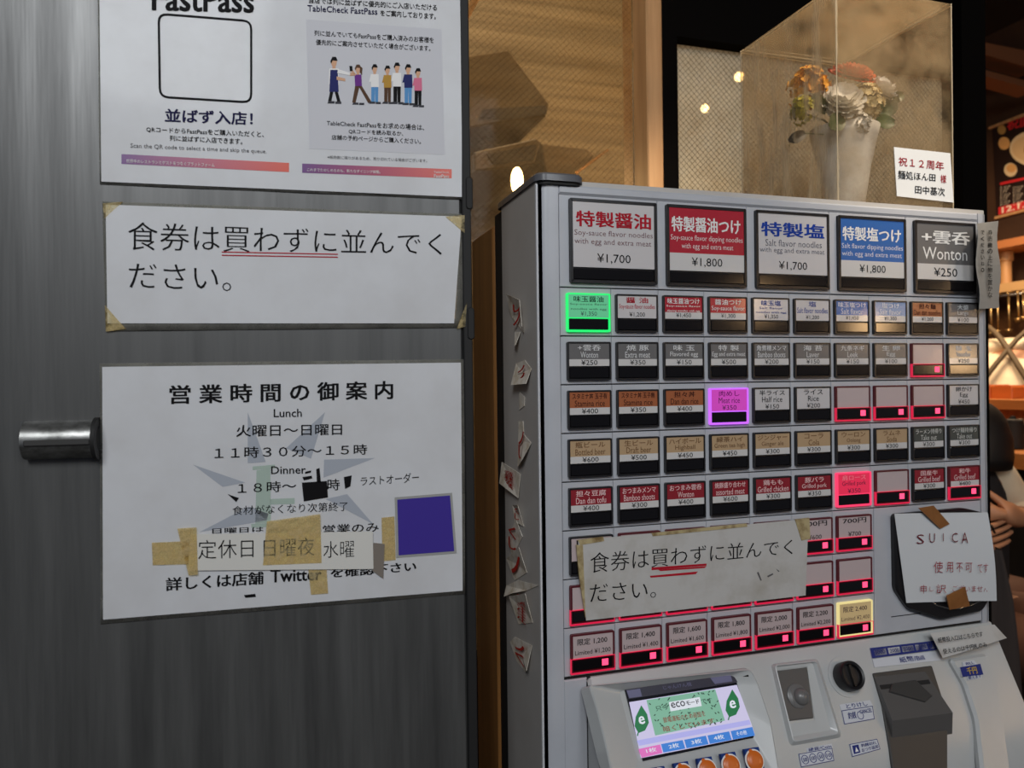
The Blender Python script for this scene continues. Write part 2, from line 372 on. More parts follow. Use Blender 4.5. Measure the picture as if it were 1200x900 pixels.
# ------------------------------------------------------------------ notices on the door
M_tp = glassy('yellowed_tape', (.95, .9, .75, 1), rgb(228, 210, 164), .8, .15, (130, 130, 130), base=.10, lo=.40, hi=.62)
def notice(name, label, quad, cat='notice', film=None, sheet=M_paper, bend=.0006, d=.0012, pl=DOOR, seed=0):
    """quad in photo px: tl tr br bl"""
    q = pl.P([quad[3], quad[2], quad[1], quad[0]], d); c = pl.pt(sum(p[0] for p in q)/4, min(q[0][1], q[1][1]))
    t = thing(name, label, cat, c); rnd = random.Random(seed); ph = [rnd.uniform(0, 6) for _ in range(4)]
    fn = lambda a, b: d + bend*(.5 + .5*math.sin(5*a + ph[0] + 2*b)*math.sin(3*b + ph[1]))
    m = MB(); m.quadsheet(pl, q, 16, 10, lambda a, b: d, t=.0006); m.build('sheet', sheet, t, smooth=False)
    if film:
        f = MB(); fq = pl.P([film[3], film[2], film[1], film[0]], .0003); f.quadsheet(pl, fq, 20, 12, lambda a, b: .0003 + .0007*(.5+.5*math.sin(17*a+ph[2])*math.sin(11*b+ph[3])), t=.0003)
        f.build('laminate_film', M_film, t, smooth=True)
    return t
D1 = .0022
# -- top poster
zz = zoomer(100, 0, .3833)
TOP = notice('poster', 'white laminated poster with purple-orange bars and a drawn row of people, topmost on door', [(116, -75), (541, -62), (541, 231), (119, 213)], 'poster', [(114, -78), (543, -64), (545, 234), (117, 216)], seed=1)
def lines(parent, pl, z, rows, mi, name='lettering', d=D1):
    for body, xl, xr, yt, yb, ytr, ybr, st in rows:
        q = z((xl, yb), (xr, ybr), (xr, ytr), (xl, yt)); m = MB(); m.text(body, pl, pl.P(q, d), d, 0, st); m.build(name, mi, parent)
lines(TOP, DOOR, zz, [('FastPass', 203, 516, -42, 32, -34, 40, 'b'), ('QRコードからFastPassをご購入いただくと、', 186, 546, 387, 404, 402, 421, 'h'),
      ('列に並ばずに入店できます。', 258, 480, 414, 430, 423, 442, 'h'),
      ('当店では列に並ばずに優先的にご入店いただける', 683, 1075, -8, 9, 14, 33, 'h'),
      ('をご案内しております。', 902, 1072, 30, 48, 40, 60, 'h'),
      ('列に並んでいてもFastPassをご購入済みのお客様を', 700, 1065, 92, 109, 114, 132, 'h'), ('優先的にご案内させていただく場合がございます。', 705, 1055, 120, 137, 139, 157, 'h'),
      ('TableCheck FastPassをお求めの場合は、', 738, 1036, 367, 384, 381, 399, 'h'), ('QRコードを読み取るか、', 805, 972, 394, 409, 401, 417, 'h'),
      ('店舗の予約ページからご購入ください。', 753, 1026, 412, 427, 424, 441, 'h')], K)
lines(TOP, DOOR, zz, [('並ばず入店！', 243, 512, 332, 373, 343, 383, 'b'), ('TableCheck FastPass', 679, 893, 15, 34, 26, 45, 'h')], NAVY)
lines(TOP, DOOR, zz, [('Scan the QR code to select a time and skip the queue.', 138, 554, 438, 455, 457, 472, 'n'), ('※販売数に限りがあるため、売り切れている場合がございます。', 740, 1045, 475, 485, 486, 497, 'n')], GRY)
m = MB(); m.slab(DOOR, DOOR.P(zz((675, 62), (1088, 92), (1098, 475), (685, 457))), .001, .00195); m.build('grey_box', ink(196, 196, 201), TOP)
GB = gradient('printed_bar', rgb(88, 24, 112), rgb(206, 72, 44))
for pts in (((112, 473), (623, 500), (623, 528), (112, 503)), ((663, 502), (1119, 519), (1119, 547), (663, 530))):
    m = MB(); m.slab(DOOR, DOOR.P(zz(*pts)), .001, .0020); m.build('printed_bar', GB, TOP)
lines(TOP, DOOR, zz, [('世界中のレストランとゲストをつなぐプラットフォーム', 125, 395, 486, 497, 499, 511, 'n'), ('これまでたのしめるのも、新たなダイニング体験。', 678, 902, 513, 523, 521, 531, 'n'), ('FastPass', 1066, 1112, 533, 543, 534, 544, 'h'), ('TableCheck', 1066, 1112, 523, 529, 524, 530, 'n')], WHT, d=.0024)
m = MB(); qo = DOOR.P(zz((222, 42), (511, 65), (511, 319), (226, 302))); qo = roundpoly(qo, .008); m.frame(DOOR, qo, inset(qo[::-1], .0018)[::-1], .001, D1)
m.build('code_frame', K, TOP, label='black rounded frame')
# drawn people, each a flat print of a few colour patches
SK = ink(204, 160, 130); pm = [K, SK, ink(40, 44, 96), ink(104, 50, 130), ink(84, 60, 44), ink(86, 140, 190), ink(176, 136, 62), WHT, ink(206, 112, 140), ink(60, 60, 66)]
def drawn(x, yh, h, shirt, legs, pose, hair=0):
    k = h/140; X = lambda a: x + a*k; Y = lambda b: yh + b*k; m = MB()
    def pg(pts, mi, d): m.slab(DOOR, DOOR.P(zz(*[(X(a), Y(b)) for a, b in pts])), .0017, d, 0, mi)
    pg([(-5, 24), (5, 24), (5, 32), (-5, 32)], 1, .0021)
    pg([(-9, 8), (-4, 2), (5, 2), (9, 9), (7, 22), (0, 27), (-7, 22)], 1, .0022)
    pg([(-11, 10), (-5, -3), (6, -3), (11, 8), (7, 9), (-4, 8), (-9, 18)], hair, .0023)
    if pose == 'serve':
        pg([(-14, 32), (14, 32), (15, 80), (-15, 80)], 7, .0021); pg([(-11, 36), (11, 36), (14, 102), (-14, 102)], 2, .0022)
        pg([(12, 34), (50, 46), (50, 53), (10, 46)], 7, .0023); pg([(48, 44), (62, 46), (62, 53), (48, 54)], 1, .0023); pg([(8, 56), (34, 62), (34, 70), (8, 66)], 1, .0023)
        pg([(-12, 102), (-2, 102), (-8, 132), (-18, 132)], 0, .0021); pg([(2, 102), (12, 102), (20, 132), (10, 132)], 0, .0021)
    elif pose == 'walk':
        pg([(-12, 32), (12, 32), (14, 72), (-10, 72)], shirt, .0022); pg([(-10, 36), (-24, 20), (-20, 14), (-6, 32)], 1, .0023); pg([(-30, 2), (-20, 2), (-18, 20), (-28, 20)], 0, .0024)
        pg([(-10, 72), (6, 72), (-8, 130), (-20, 130)], legs, .0021); pg([(2, 72), (14, 72), (48, 128), (36, 132)], legs, .0021)
        pg([(8, 2), (16, 10), (14, 34), (6, 24)], hair, .0023)
    else:
        pg([(-14, 32), (14, 32), (15, 78), (-13, 78)], shirt, .0022); pg([(-14, 34), (-20, 60), (-6, 58), (-6, 52), (-12, 50)], shirt, .0023)
        pg([(-12, 78), (1, 78), (0, 132), (-12, 132)], legs, .0021); pg([(1, 78), (13, 78), (12, 132), (2, 132)], legs, .0021)
    pg([(-16, 130), (2, 130), (2, 137), (-20, 137)], 9, .0023); pg([(4, 131), (22, 131), (22, 138), (4, 138)], 9, .0023)
    return m
for args in ((760, 180, 142, 7, 0, 'serve'), (833, 203, 122, 3, 4, 'walk', 4), (884, 202, 120, 7, 5, 's'), (923, 206, 116, 6, 4, 's'), (952, 197, 126, 7, 0, 's'), (986, 202, 124, 2, 5, 's'), (1016, 214, 118, 8, 0, 's')):
    drawn(*args).build('printed_figure', pm, TOP)
# -- middle notice
zz2 = zoomer(100, 220, .3833)
MID = notice('notice', 'long white laminated two-line notice with double red underline, between poster and opening hours', [(124, 240), (541, 254), (532, 379), (126, 379)], 'notice', [(120, 236), (546, 251), (542, 384), (124, 388)], seed=3)
lines(MID, DOOR, zz2, [('食券は買わずに並んでく', 131, 1090, 104, 190, 138, 206, 'm'), ('ださい。', 133, 446, 230, 306, 240, 316, 'm')], K)
m = MB()
for q in (((418, 196), (772, 203), (772, 206), (418, 199)), ((418, 206), (772, 212), (772, 215), (418, 209))): m.slab(DOOR, DOOR.P(zz2(*q)), .0017, D1)
m.build('underline', RED, MID)
for q in (((55, 50), (115, 45), (60, 95)), ((62, 360), (125, 432), (65, 440)), ((1100, 90), (1158, 85), (1158, 140)), ((1135, 432), (1165, 350), (1160, 425))):
    m = MB(); m.slab(DOOR, DOOR.P(zz2(*q)), .001, .0024); m.build('corner_tape', M_tp, MID)
# -- opening hours
zz3 = zoomer(100, 410, .3833)
HRS = notice('notice', 'white laminated opening-hours sheet with grey star emblem, lowest on the door', [(120, 430), (540, 425), (542, 692), (121, 726)], 'notice', [(117, 426), (544, 421), (545, 696), (118, 731)], seed=5)
m = MB()
for t3 in (((497, 190), (552, 342), (497, 346)), ((733, 190), (690, 332), (614, 300)), ((330, 350), (490, 405), (420, 418)), ((885, 330), (728, 390), (730, 335)), ((350, 556), (500, 478), (560, 500), (555, 520)), ((880, 532), (735, 455), (800, 440))):
    m.slab(DOOR, DOOR.P(zz3(*t3)), .0015, .0020)
m.build('star_emblem', ink(158, 163, 172), HRS)
m = MB()
for q in (((524, 368), (566, 362), (568, 526), (520, 530)), ((566, 455), (640, 452), (640, 470), (566, 472)), ((512, 356), (580, 350), (580, 361.5), (512, 367)), ((508, 531), (582, 527), (582, 539), (508, 543))): m.slab(DOOR, DOOR.P(zz3(*q)), .0015, .0020)
m.build('monogram', ink(160, 176, 166), HRS)
lines(HRS, DOOR, zz3, [('営 業 時 間 の 御 案 内', 257, 941, 108, 166, 94, 150, 'b'), ('Lunch', 576, 662, 181, 206, 180, 205, 'h'), ('火曜日～日曜日', 461, 785, 230, 266, 226, 260, 'h'),
      ('１１時３０分～１５時', 395, 862, 298, 334, 288, 320, 'h'), ('Dinner', 568, 674, 356, 380, 354, 378, 'h'), ('１８時～', 466, 645, 407, 440, 398, 432, 'h'), ('時', 740, 778, 395, 430, 394, 429, 'h'),
      ('ラストオーダー', 842, 1020, 388, 416, 374, 404, 'n'), ('食材がなくなり次第終了', 450, 802, 478, 506, 464, 492, 'n'),
      ('営業のみ', 726, 897, 536, 564, 526, 556, 'h'), ('日曜日は', 388, 545, 546, 562, 540, 556, 'h'),
      ('詳しくは店舗', 246, 545, 697, 738, 677, 716, 'b'), ('Twitter', 566, 722, 672, 712, 668, 703, 'b'), ('を確認下さい', 750, 1012, 664, 698, 646, 676, 'b')], K)
for q in (((662, 405), (738, 400), (742, 450), (668, 462)), ((664, 388), (692, 384), (694, 392), (668, 398)), ((672, 372), (690, 368), (690, 374), (672, 378)), ((706, 364), (716, 360), (720, 404), (708, 404)), ((790, 388), (814, 383), (810, 416), (794, 424)), ((436, 440), (470, 452), (462, 464)), ((486, 748), (520, 744), (522, 753), (490, 756))):
    m = MB(); m.slab(DOOR, DOOR.P(zz3(*q)), .0015, .0023); m.build('ink_blot', K, HRS, label='black marker blot')
# purple sticker on the hours sheet (its code square left blank)
q = zz3((945, 450), (1120, 436), (1134, 620), (950, 634)); qq = DOOR.P(q)
st = thing('sticker', 'square purple sticker with silver edge on the opening-hours sheet', 'sticker', DOOR.pt(*qq[3], .002))
m = MB(); m.slab(DOOR, qq, .0019, .0024); m.build('silver_backing', ink(150, 150, 148), st)
m = MB(); m.slab(DOOR, inset(qq[::-1], .0022), .0023, .0028); m.build('purple_face', ink(62, 48, 140), st)
# taped strip
q = DOOR.P(zz3((322, 562), (878, 553), (880, 667), (316, 672))); stp = thing('paper_strip', 'handwritten paper strip taped across the opening-hours sheet', 'paper', DOOR.pt(*q[3], .002))
m = MB(); m.slab(DOOR, q, .0028, .0036); m.build('strip', mat('strip_paper', rgb(204, 202, 196), .5), stp)
lines(stp, DOOR, zz3, [('定休日', 345, 514, 582, 640, 578, 634, 'l'), ('日曜夜', 545, 700, 578, 634, 574, 628, 'l'), ('水曜', 728, 822, 586, 636, 582, 634, 'l')], K, d=.0040)
for q, hi in ((((205, 588), (345, 582), (346, 652), (208, 656)), 0), (((284, 544), (342, 540), (346, 684), (318, 686)), 1), (((556, 522), (718, 500), (722, 648), (544, 655)), 1), (((905, 512), (944, 508), (948, 640), (908, 644)), 0), (((680, 655), (736, 650), (742, 742), (690, 746)), 0)):
    m = MB(); m.slab(DOOR, DOOR.P(zz3(*q)), .0037 if hi else .0021, .0042 if hi else .0027); m.build('tape', M_tp, stp, label='yellowed clear tape')
m = MB(); m.slab(DOOR, DOOR.P(zz3((880, 588), (914, 592), (910, 697), (876, 672))), .0022, .0030); m.build('corner_shadow', ink(120, 112, 104), stp)  # shadow at the strip's right corner, put in as a flat brown patch

# ------------------------------------------------------------------ the ticket machine
PC, PR = .054, .049
XL, XR, ZT = -.025, .556, ZD + .104
mach = thing('ticket_machine', 'grey push-button meal ticket machine with rows of menu buttons and small screen', 'ticket machine', (.26, .06, 0))
ZB = ZD - 8*PR - .003
SIDE = Pl((XL, 0, 0), (0, -1, 0), (0, 0, 1))
m = MB(); m.slab(SIDE, [(-.003, .02), (-.124, .02), (-.124, ZT+.004), (-.003, ZT+.004)], -(XR-XL)+.001, 0, .002); m.build('cabinet', M_side, mach)
m = MB(); m.box((XL+.004, .124, .02), (XR-.004, .163, ZT)); m.build('back_rim', M_matte, mach)
m = MB(); m.slab(SIDE, rrect(-.0035, ZB-.3, .0005, ZT-.002, .0012), .0, .0012, .0004); m.build('corner_strip', ink(206, 206, 208), mach)
# dark top cap over the left corner
CP = Pl((XL-.002, .02, ZT+.001), (1, 0, 0), (0, 1, 0)); u1 = FRONT.px(686, 215)[0]-XL
m = MB(); m.slab(CP, rrect(0, -.026, u1, .12, .012, 6), .0, .008, .002); m.build('top_cap', mat('dark_cap', rgb(92, 92, 96), .25), mach, auto=40)
m = MB(); m.slab(CP, rrect(.003, -.0235, u1-.002, .10, .010, 6), -.003, .001); m.build('cap_gap', M_matte, mach)
# rounded pillars, top rail and right edge
def pillar(x0, x1, z0, z1, r, dep, left):
    poly = [(x0, -dep), (x1, -dep)]
    top = Pl((0, 0, z0), (1, 0, 0), (0, -1, 0)); pts = []
    for k in range(7):
        a = R(90*k/6); pts.append((x0 + r - r*math.cos(a), -r + r*math.sin(a)) if left else (x1 - r + r*math.sin(a), -r + r*math.cos(a)))
    pts = [(x0, -dep)] + pts + [(x1, 0), (x1, -dep)] if left else [(x0, -dep), (x0, 0)] + pts + [(x1, -dep)]
    mm = MB(); mm.slab(Pl((0, 0, z0), (1, 0, 0), (0, -1, 0)), pts, 0, -(z1-z0)); return mm
pillar(XL+.0005, -.0025, .02, ZT-.001, .014, .003, True).build('left_pillar', M_body, mach, auto=50)
pillar(.5425, XR, ZB-.01, ZT-.001, .008, .003, False).build('right_pillar', M_body, mach, auto=50)
m = MB(); m.box((-.0025, -.0005, ZD+.0935), (.5425, .003, ZT-.001), 0, .002); m.build('top_rail', M_body, mach)
m = MB(); m.box((XL+.01, .0025, ZB-.2), (XR-.004, .0035, ZT-.004)); m.build('backing_plate', M_matte, mach)
# rows of cells
def cells(z0, z1, xs):
    m = MB()
    for a, b in zip(xs[:-1], xs[1:]): m.slab(FRONT, rect(a+.0002, z0+.0006, b-.0002, z1-.0006), -.0025, .0, .0005)
    return m
cells(.0, .0935, [-.002] + [PC*2*i for i in (1, 2, 3, 4)] + [.5415]).build('button_row_plate', M_body, mach)
for r_ in range(8):
    nc = 10 if r_ < 5 else 7
    xs = [-.002] + [PC*i for i in range(1, nc)] + ([.5415] if nc == 10 else [.3815])
    cells(-(r_+1)*PR, -r_*PR, xs).build('button_row_plate', M_body, mach)
m = MB(); m.slab(FRONT, rect(.382, -8*PR+.0006, .5415, -5*PR-.0006), -.0025, 0, .0005); m.build('reader_plate', M_body, mach)
m = MB(); m.slab(FRONT, rect(.405, -7.62*PR, .532, -7.60*PR), -.001, .0003); m.build('plate_slit', M_matte, mach)

# button cards
WH, RD, BL, LB, OR, GY, TN, DR, DK, PK = 'WH', 'RD', 'BL', 'LB', 'OR', 'GY', 'TN', 'DR', 'DK', 'PK'
CARD = {'WH': rgb(196, 192, 192), 'RD': rgb(170, 36, 52), 'BL': rgb(50, 98, 168), 'LB': rgb(122, 148, 190), 'OR': rgb(158, 92, 58), 'GY': rgb(104, 102, 102), 'TN': rgb(176, 148, 114), 'DR': rgb(138, 34, 44), 'DK': rgb(74, 76, 72), 'PK': rgb(186, 169, 169)}
CM = {k: mat('card_'+k.lower(), v, .22, coat=.3) for k, v in CARD.items()}
M_stripc = mat('price_strip', rgb(200, 197, 195), .22, coat=.3)
M_led = glow('sold_out_glow', 255, 36, 84, .75, rgb(120, 10, 36)); M_led2 = glow('sold_out_block', 255, 70, 112, 1.7); M_bezr = glow('red_lit_bezel', 200, 20, 50, .05, rgb(58, 17, 25))
DKB = rgb(24, 22, 26)
LIT = {'green': (glow('green_frame', 25, 255, 120, 1.2, DKB), glow('green_card', 110, 225, 165, .72, DKB)), 'purple': (glow('purple_frame', 200, 100, 255, 1.5, DKB), glow('magenta_card', 225, 72, 205, .85, DKB)),
       'red': (glow('red_frame', 255, 60, 105, 1.4, DKB), glow('red_card', 250, 44, 88, .85, DKB)), 'yellow': (glow('yellow_frame', 255, 235, 160, 1.0, DKB), glow('yellow_card', 205, 178, 128, .75, DKB))}
INK = {'WH': K, 'RD': WHT, 'BL': WHT, 'LB': WHT, 'OR': ink(54, 22, 20), 'GY': ink(206, 206, 206), 'TN': ink(112, 82, 56), 'DR': ink(226, 190, 190), 'DK': ink(190, 190, 184), 'PK': K}
M_red = ink(200, 24, 50)
def button(x0, z0, x1, z1, kind, lines_, price, led=False, lit=None, big=False, tint=None, label=None, tint2=None):
    """one menu button in its cell: bezel, printed card, smoked window, sold-out light, lettering"""
    w_, h_ = x1-x0, z1-z0
    c = .0024 if not big else .0036
    bz = MB(); out = rrect(x0, z0, x1, z1, .0014, 3); t_ = .0016 if not big else .0030; inn = inset(out, t_)
    bz.frame(FRONT, out, inn, 0, .0038, dip=.0012); bz.slab(FRONT, out, .0, .0012)
    o = bz.build('menu_button', LIT[lit][0] if lit else M_bezr if led else M_bezel, mach, label=label)
    ix0, iz0, ix1, iz1 = x0+t_, z0+t_, x1-t_, z1-t_; zc = iz0 + (iz1-iz0)*(.36 if not big else .165)
    # card
    cb = MB(); mats = [LIT[lit][1] if lit else CM[kind], M_stripc]
    band = kind not in ('WH', 'PK')
    zp = zc + (iz1-zc)*(.30 if not big else .28)
    q0 = ix0 + (.0008 if led else 0)
    if band and not lit:
        cb.slab(FRONT, rect(q0, zp, ix1, iz1), .001, .0030, 0, 0); cb.slab(FRONT, rect(q0, zc, ix1, zp), .001, .0030, 0, 1)
    else: cb.slab(FRONT, rect(q0, zc, ix1, iz1), .001, .0030)
    cb.build('card', mats, o)
    wm = MB(); wm.slab(FRONT, rrect(ix0+.0006, iz0+.0006, ix1-.0006, zc-.0012, .0008, 2), .001, .0036, .0006); wm.build('window', M_win, o)
    if led:
        lm = MB(); e = .0010
        a = (x0-.0004, z0-.0008, x1+.0004, zc+.0002)
        lm.frame(FRONT, rect(*a), rect(a[0]+e*.65, a[1]+e*1.7, a[2]-e*.65, a[3]-e*.6), .001, .0043)
        bx_ = ix0 + (ix1-ix0)*.72; s_ = (zc-iz0)*.25; zm = (iz0+zc)/2
        lm.slab(FRONT, rect(bx_, zm-s_, bx_+s_*2.1, zm+s_*1.0), .003, .0040, 0, 1)
        lm.build('sold_out_light', [M_led, M_led2], o, label='red sold-out light')
    D = .0033; mm = MB(); mi = [tint or INK[kind], K, tint2 or tint or INK[kind]]; W2 = ix1-ix0; H = iz1-zc
    tops = lines_
    if lit: mi = [tint or ink(60, 40, 60), ink(60, 40, 70), ink(60, 40, 60)]
    for k_, (body, xa_, xb_, za_, zb_, s_) in enumerate(tops):
        mm.text(body, FRONT, rect(ix0+W2*xa_, zc+H*za_, ix0+W2*xb_, zc+H*zb_), D, 2 if k_ else 0, s_)
    pbx = price_big if big else price_box
    if price: mm.text(price, FRONT, rect(ix0+W2*pbx[0], zc+H*pbx[1], ix0+W2*pbx[2], zc+H*pbx[3]), D, 1, 'n')
    if mm.v: mm.build('lettering', mi, o)
    return o
price_box = (.30, .045, .70, .27); price_big = (.29, .06, .70, .215)
bigs = [(WH, [('特製醤油', .04, .96, .62, .86, 'b')], ['Soy-sauce flavor noodles', 'with egg and extra meat'], '¥1,700', RED, ink(104, 60, 66)), (RD, [('特製醤油つけ', .03, .95, .62, .86, 'b')], ['Soy-sauce flavor dipping noodles', 'with egg and extra meat'], '¥1,800', WHT, WHT),
        (WH, [('特製塩', .04, .96, .62, .86, 'b')], ['Salt flavor noodles', 'with egg and extra meat'], '¥1,700', ink(30, 62, 150), ink(84, 84, 96)), (BL, [('特製塩つけ', .03, .95, .62, .86, 'b')], ['Salt flavor dipping noodles', 'with egg and extra meat'], '¥1,800', WHT, WHT),
        (GY, [('+雲呑', .08, .93, .64, .88, 'b')], ['Wonton'], '¥250', WHT, WHT)]
for i, (kd, l1, l2, pr, t1, t2) in enumerate(bigs):
    L = list(l1)
    if len(l2) == 2: L += [(l2[0], .02 if i != 2 else .1, .98 if i != 2 else .92, .46, .57, 'l'), (l2[1], .02 if i != 1 else .16, .96 if i != 1 else .85, .33, .44, 'l')]
    else: L += [(l2[0], .10, .88, .36, .58, 'n')]
    button(PC*2*i+.0085+(.0005*i if i else 0), .0045, PC*2*i+.1055-(0 if i < 4 else .003), .0895, kd, L, pr, big=True, tint=t1, tint2=t2)
def std(l1, l2=None, l3=None, wide=.85):
    n = len(l1); h = min(.43, .085*n+.03)
    L = [(l1, .5-h, .5+h, .68, .94, 'h')]
    if l2:
        hh = min(.46, .026*len(l2)+.06)
        L.append((l2, .5-hh, .5+hh, .36 if not l3 else .52, .63, 'n'))
    if l3: L.append((l3, .06, .94, .30, .42, 'n'))
    return L
ROWS = [
 [(WH, std('味玉醤油', 'Soy-sauce flavor', 'noodles with egg'), '¥1,350', 0, 'green', K), (WH, std('醤 油', 'Soy-sauce flavor noodles'), '¥1,200', 0, None, RED), (RD, std('味玉醤油つけ', 'Soy-sauce flavor', 'dipping noodles with egg'), '¥1,450'), (RD, std('醤油つけ', 'Soy-sauce flavor'), '¥1,300'),
  (WH, std('味玉塩', 'Salt flavor', 'noodles with egg'), '¥1,350', 0, None, BLUE), (WH, std('塩', 'Salt flavor noodles'), '¥1,200', 0, None, BLUE), (BL, std('味玉塩つけ', 'Salt flavor'), '¥1,450'), (LB, std('塩つけ', 'Salt flavor'), '¥1,300'), (OR, std('担々麺', 'Dan dan noodles'), '¥1,200'), (GY, std('大盛', 'Large'), '¥100')],
 [(GY, std('+雲呑', 'Wonton'), '¥250'), (GY, std('焼 豚', 'Extra meat'), '¥350'), (GY, std('味 玉', 'Flavored egg'), '¥150'), (GY, std('特 製', 'Egg and extra meat'), '¥500'), (GY, std('角煮穂メンマ', 'Bamboo shoots'), '¥200'), (GY, std('海 苔', 'Laver'), '¥150'), (GY, std('九条ネギ', 'Leek'), '¥150'), (GY, std('生 卵', 'Egg'), '¥100'), (PK, [], None, 1), (GY, std('替 玉', 'Noodles'), '¥250')],
 [(OR, std('スタミナ丼 玉子有', 'Stamina rice'), '¥400'), (OR, std('スタミナ丼 玉子無', 'Stamina rice'), '¥350'), (OR, std('担々丼', 'Dan dan rice'), '¥400'), (OR, std('肉めし', 'Meat rice'), '¥350', 0, 'purple', ink(110, 30, 100)), (WH, std('半ライス', 'Half rice'), '¥150'), (WH, std('ライス', 'Rice'), '¥200'), (PK, [], None, 1), (PK, [], None, 1), (PK, [], None, 1), (WH, std('卵かけ', 'Egg'), '¥450')],
 [(TN, std('瓶ビール', 'Bottled beer'), '¥600'), (TN, std('生ビール', 'Draft beer'), '¥500'), (TN, std('ハイボール', 'Highball'), '¥450'), (TN, std('緑茶ハイ', 'Green tea high'), '¥450'), (TN, std('ジンジャー', 'Ginger ale'), '¥300'), (TN, std('コーラ', 'Cola'), '¥300'), (TN, std('ウーロン', 'Oolong'), '¥300'), (TN, std('ラムネ', 'Soda'), '¥300'), (DK, std('ラーメン持帰り', 'Take out'), '¥300'), (DK, std('つけ麺持帰り', 'Take out'), '¥300')],
 [(DR, std('担々豆腐', 'Dan dan tofu'), '¥400'), (DR, std('おつまみメンマ', 'Bamboo shoots'), '¥300'), (DR, std('おつまみ雲呑', 'Wonton'), '¥400'), (DR, std('焼豚盛り合わせ', 'assorted meat'), '¥600'), (DR, std('鶏もも', 'Grilled chicken'), '¥300'), (DR, std('豚バラ', 'Grilled pork'), '¥350'), (DR, std('肩ロース', 'Grilled pork'), '¥350', 0, 'red', ink(255, 150, 160)), (PK, [], None, 1), (DR, std('国産牛', 'Grilled beef'), '¥300'), (DR, std('和牛', 'Grilled beef'), '¥400', 1)],
 [(PK, std('100円'), '¥100', 0)] + [(PK, std('%d円' % (n*100)), '¥%d' % (n*100), 1) for n in (2, 3, 4, 5, 6, 7)],
 [(PK, [], None, 1)]*7,
 [(PK, [('限定 1,%d00' % n if n < 10 else '限定 2,%d00' % (n-10), .12, .86, .56, .86, 'h'), ('Limited ¥1,%d00' % n if n < 10 else 'Limited ¥2,%d00' % (n-10), .06, .94, .12, .36, 'n')], None, 1, 'yellow' if n == 14 else None) for n in (2, 4, 6, 8, 10, 12, 14)]]
lname = {'green': 'button lit green', 'purple': 'button lit purple', 'red': 'button lit red', 'yellow': 'button lit yellow'}
for r_, row in enumerate(ROWS):
    for i, b in enumerate(row):
        kd, L, pr = b[:3]; led = len(b) > 3 and b[3]; lit = b[4] if len(b) > 4 else None; tint = b[5] if len(b) > 5 else None
        button(PC*i+.0042, -(r_+1)*PR+.0042, PC*(i+1)-.0024, -r_*PR-.0058, kd, L, pr, bool(led), lit, tint=tint, label=lname.get(lit))
# contactless reader pad (mostly behind the handwritten sheet)
zr = zoomer(900, 590, .25)
m = MB(); pad = roundpoly(FRONT.P(zr((573, 48), (900, 18), (1015, 45), (1032, 420), (985, 500), (800, 540), (640, 490), (580, 400))), .006)
m.slab(FRONT, pad, 0, .007, .002); m.build('card_reader', M_black, mach, auto=35, label='black card reader pad')

ring = FRONT.P(zr((756, 452), (790, 476), (840, 490), (900, 490), (955, 476), (1000, 452)), .0072)
mr_ = MB(); mr_.tube([FRONT.pt(u, v, .0072) for u, v in ring], .0011, 8); mr_.build('reader_ring', M_steel, bpy.data.objects['card_reader'], smooth=True, label='shiny ring at the bottom of the reader')
# ---- lower control panel: slants out towards the customer and rounds over
SL = Pl((0, 0, ZB), (1, 0, 0), (0, .52, 1))
XC0 = FRONT.px(688, 800)[0]
prof_c = [(0, 0), (-.052, -.10), (-.064, -.13), (-.070, -.165), (-.072, -.21), (-.072, -.42)]
def prof_poly(dep): return [(y, z) for y, z in prof_c] + [(dep, -.42), (dep, 0)]
YZ = Pl((XC0, 0, ZB), (0, -1, 0), (0, 0, 1))
m = MB(); m.slab(YZ, [(-y, z) for y, z in prof_poly(.003)], -(XR-XC0), 0, .004); m.build('control_panel', M_plast, mach, auto=30)
m = MB(); m.slab(FRONT, rect(-.0025, -8*PR-.46, XC0, -8*PR-.003), -.003, 0, .001); m.build('lower_plate', M_body, mach)
m = MB(); m.box((XL+.006, -.002, .05), (XR-.006, .003, ZB-.46)); m.build('lower_door', M_body, mach)
# screen housing: raised bowed frame around a sunken screen
zs = zoomer(680, 780, .2); S = lambda *p, d=0: SL.P(zs(*p), d)
def ridge(name, rings, mtl, par):
    mm = MB(); n = len(rings[0][0]); vs = [SL.pt(u, v, d) for poly, d in rings for u, v in poly]
    mm.add(vs, [(k*n+i, k*n+(i+1) % n, (k+1)*n+(i+1) % n, (k+1)*n+i) for k in range(len(rings)-1) for i in range(n)]); return mm.build(name, mtl, par, auto=24)
H_ = lambda *p: roundpoly(S(*p, d=.012), .005, 5)
cr_o = H_((52, 112), (1000, 16), (1044, 92), (1124, 330), (1190, 720), (236, 860), (152, 470), (98, 250))
cr_b = H_((30, 118), (1014, -4), (1078, 86), (1164, 322), (1232, 722), (226, 880), (118, 480), (66, 260))
gl_ = H_((250, 140), (915, 50), (940, 78), (990, 240), (1052, 424), (366, 570), (324, 420), (272, 215))
md_ = [((a[0]*.72+b[0]*.28), (a[1]*.72+b[1]*.28)) for a, b in zip(cr_o, gl_)]
sc_h = ridge('screen_housing', [(cr_b, -.003), (cr_o, .0095), (inset(cr_o[::-1], .0013)[::-1], .0105), (md_, .0085), (gl_, .0012)], M_plast, mach)
m = MB(); m.slab(SL, S((255, 130), (930, 40), (1045, 415), (365, 560)), -.001, .0015); m.build('screen_bezel', mat('screen_black', rgb(20, 20, 28), .15), sc_h)
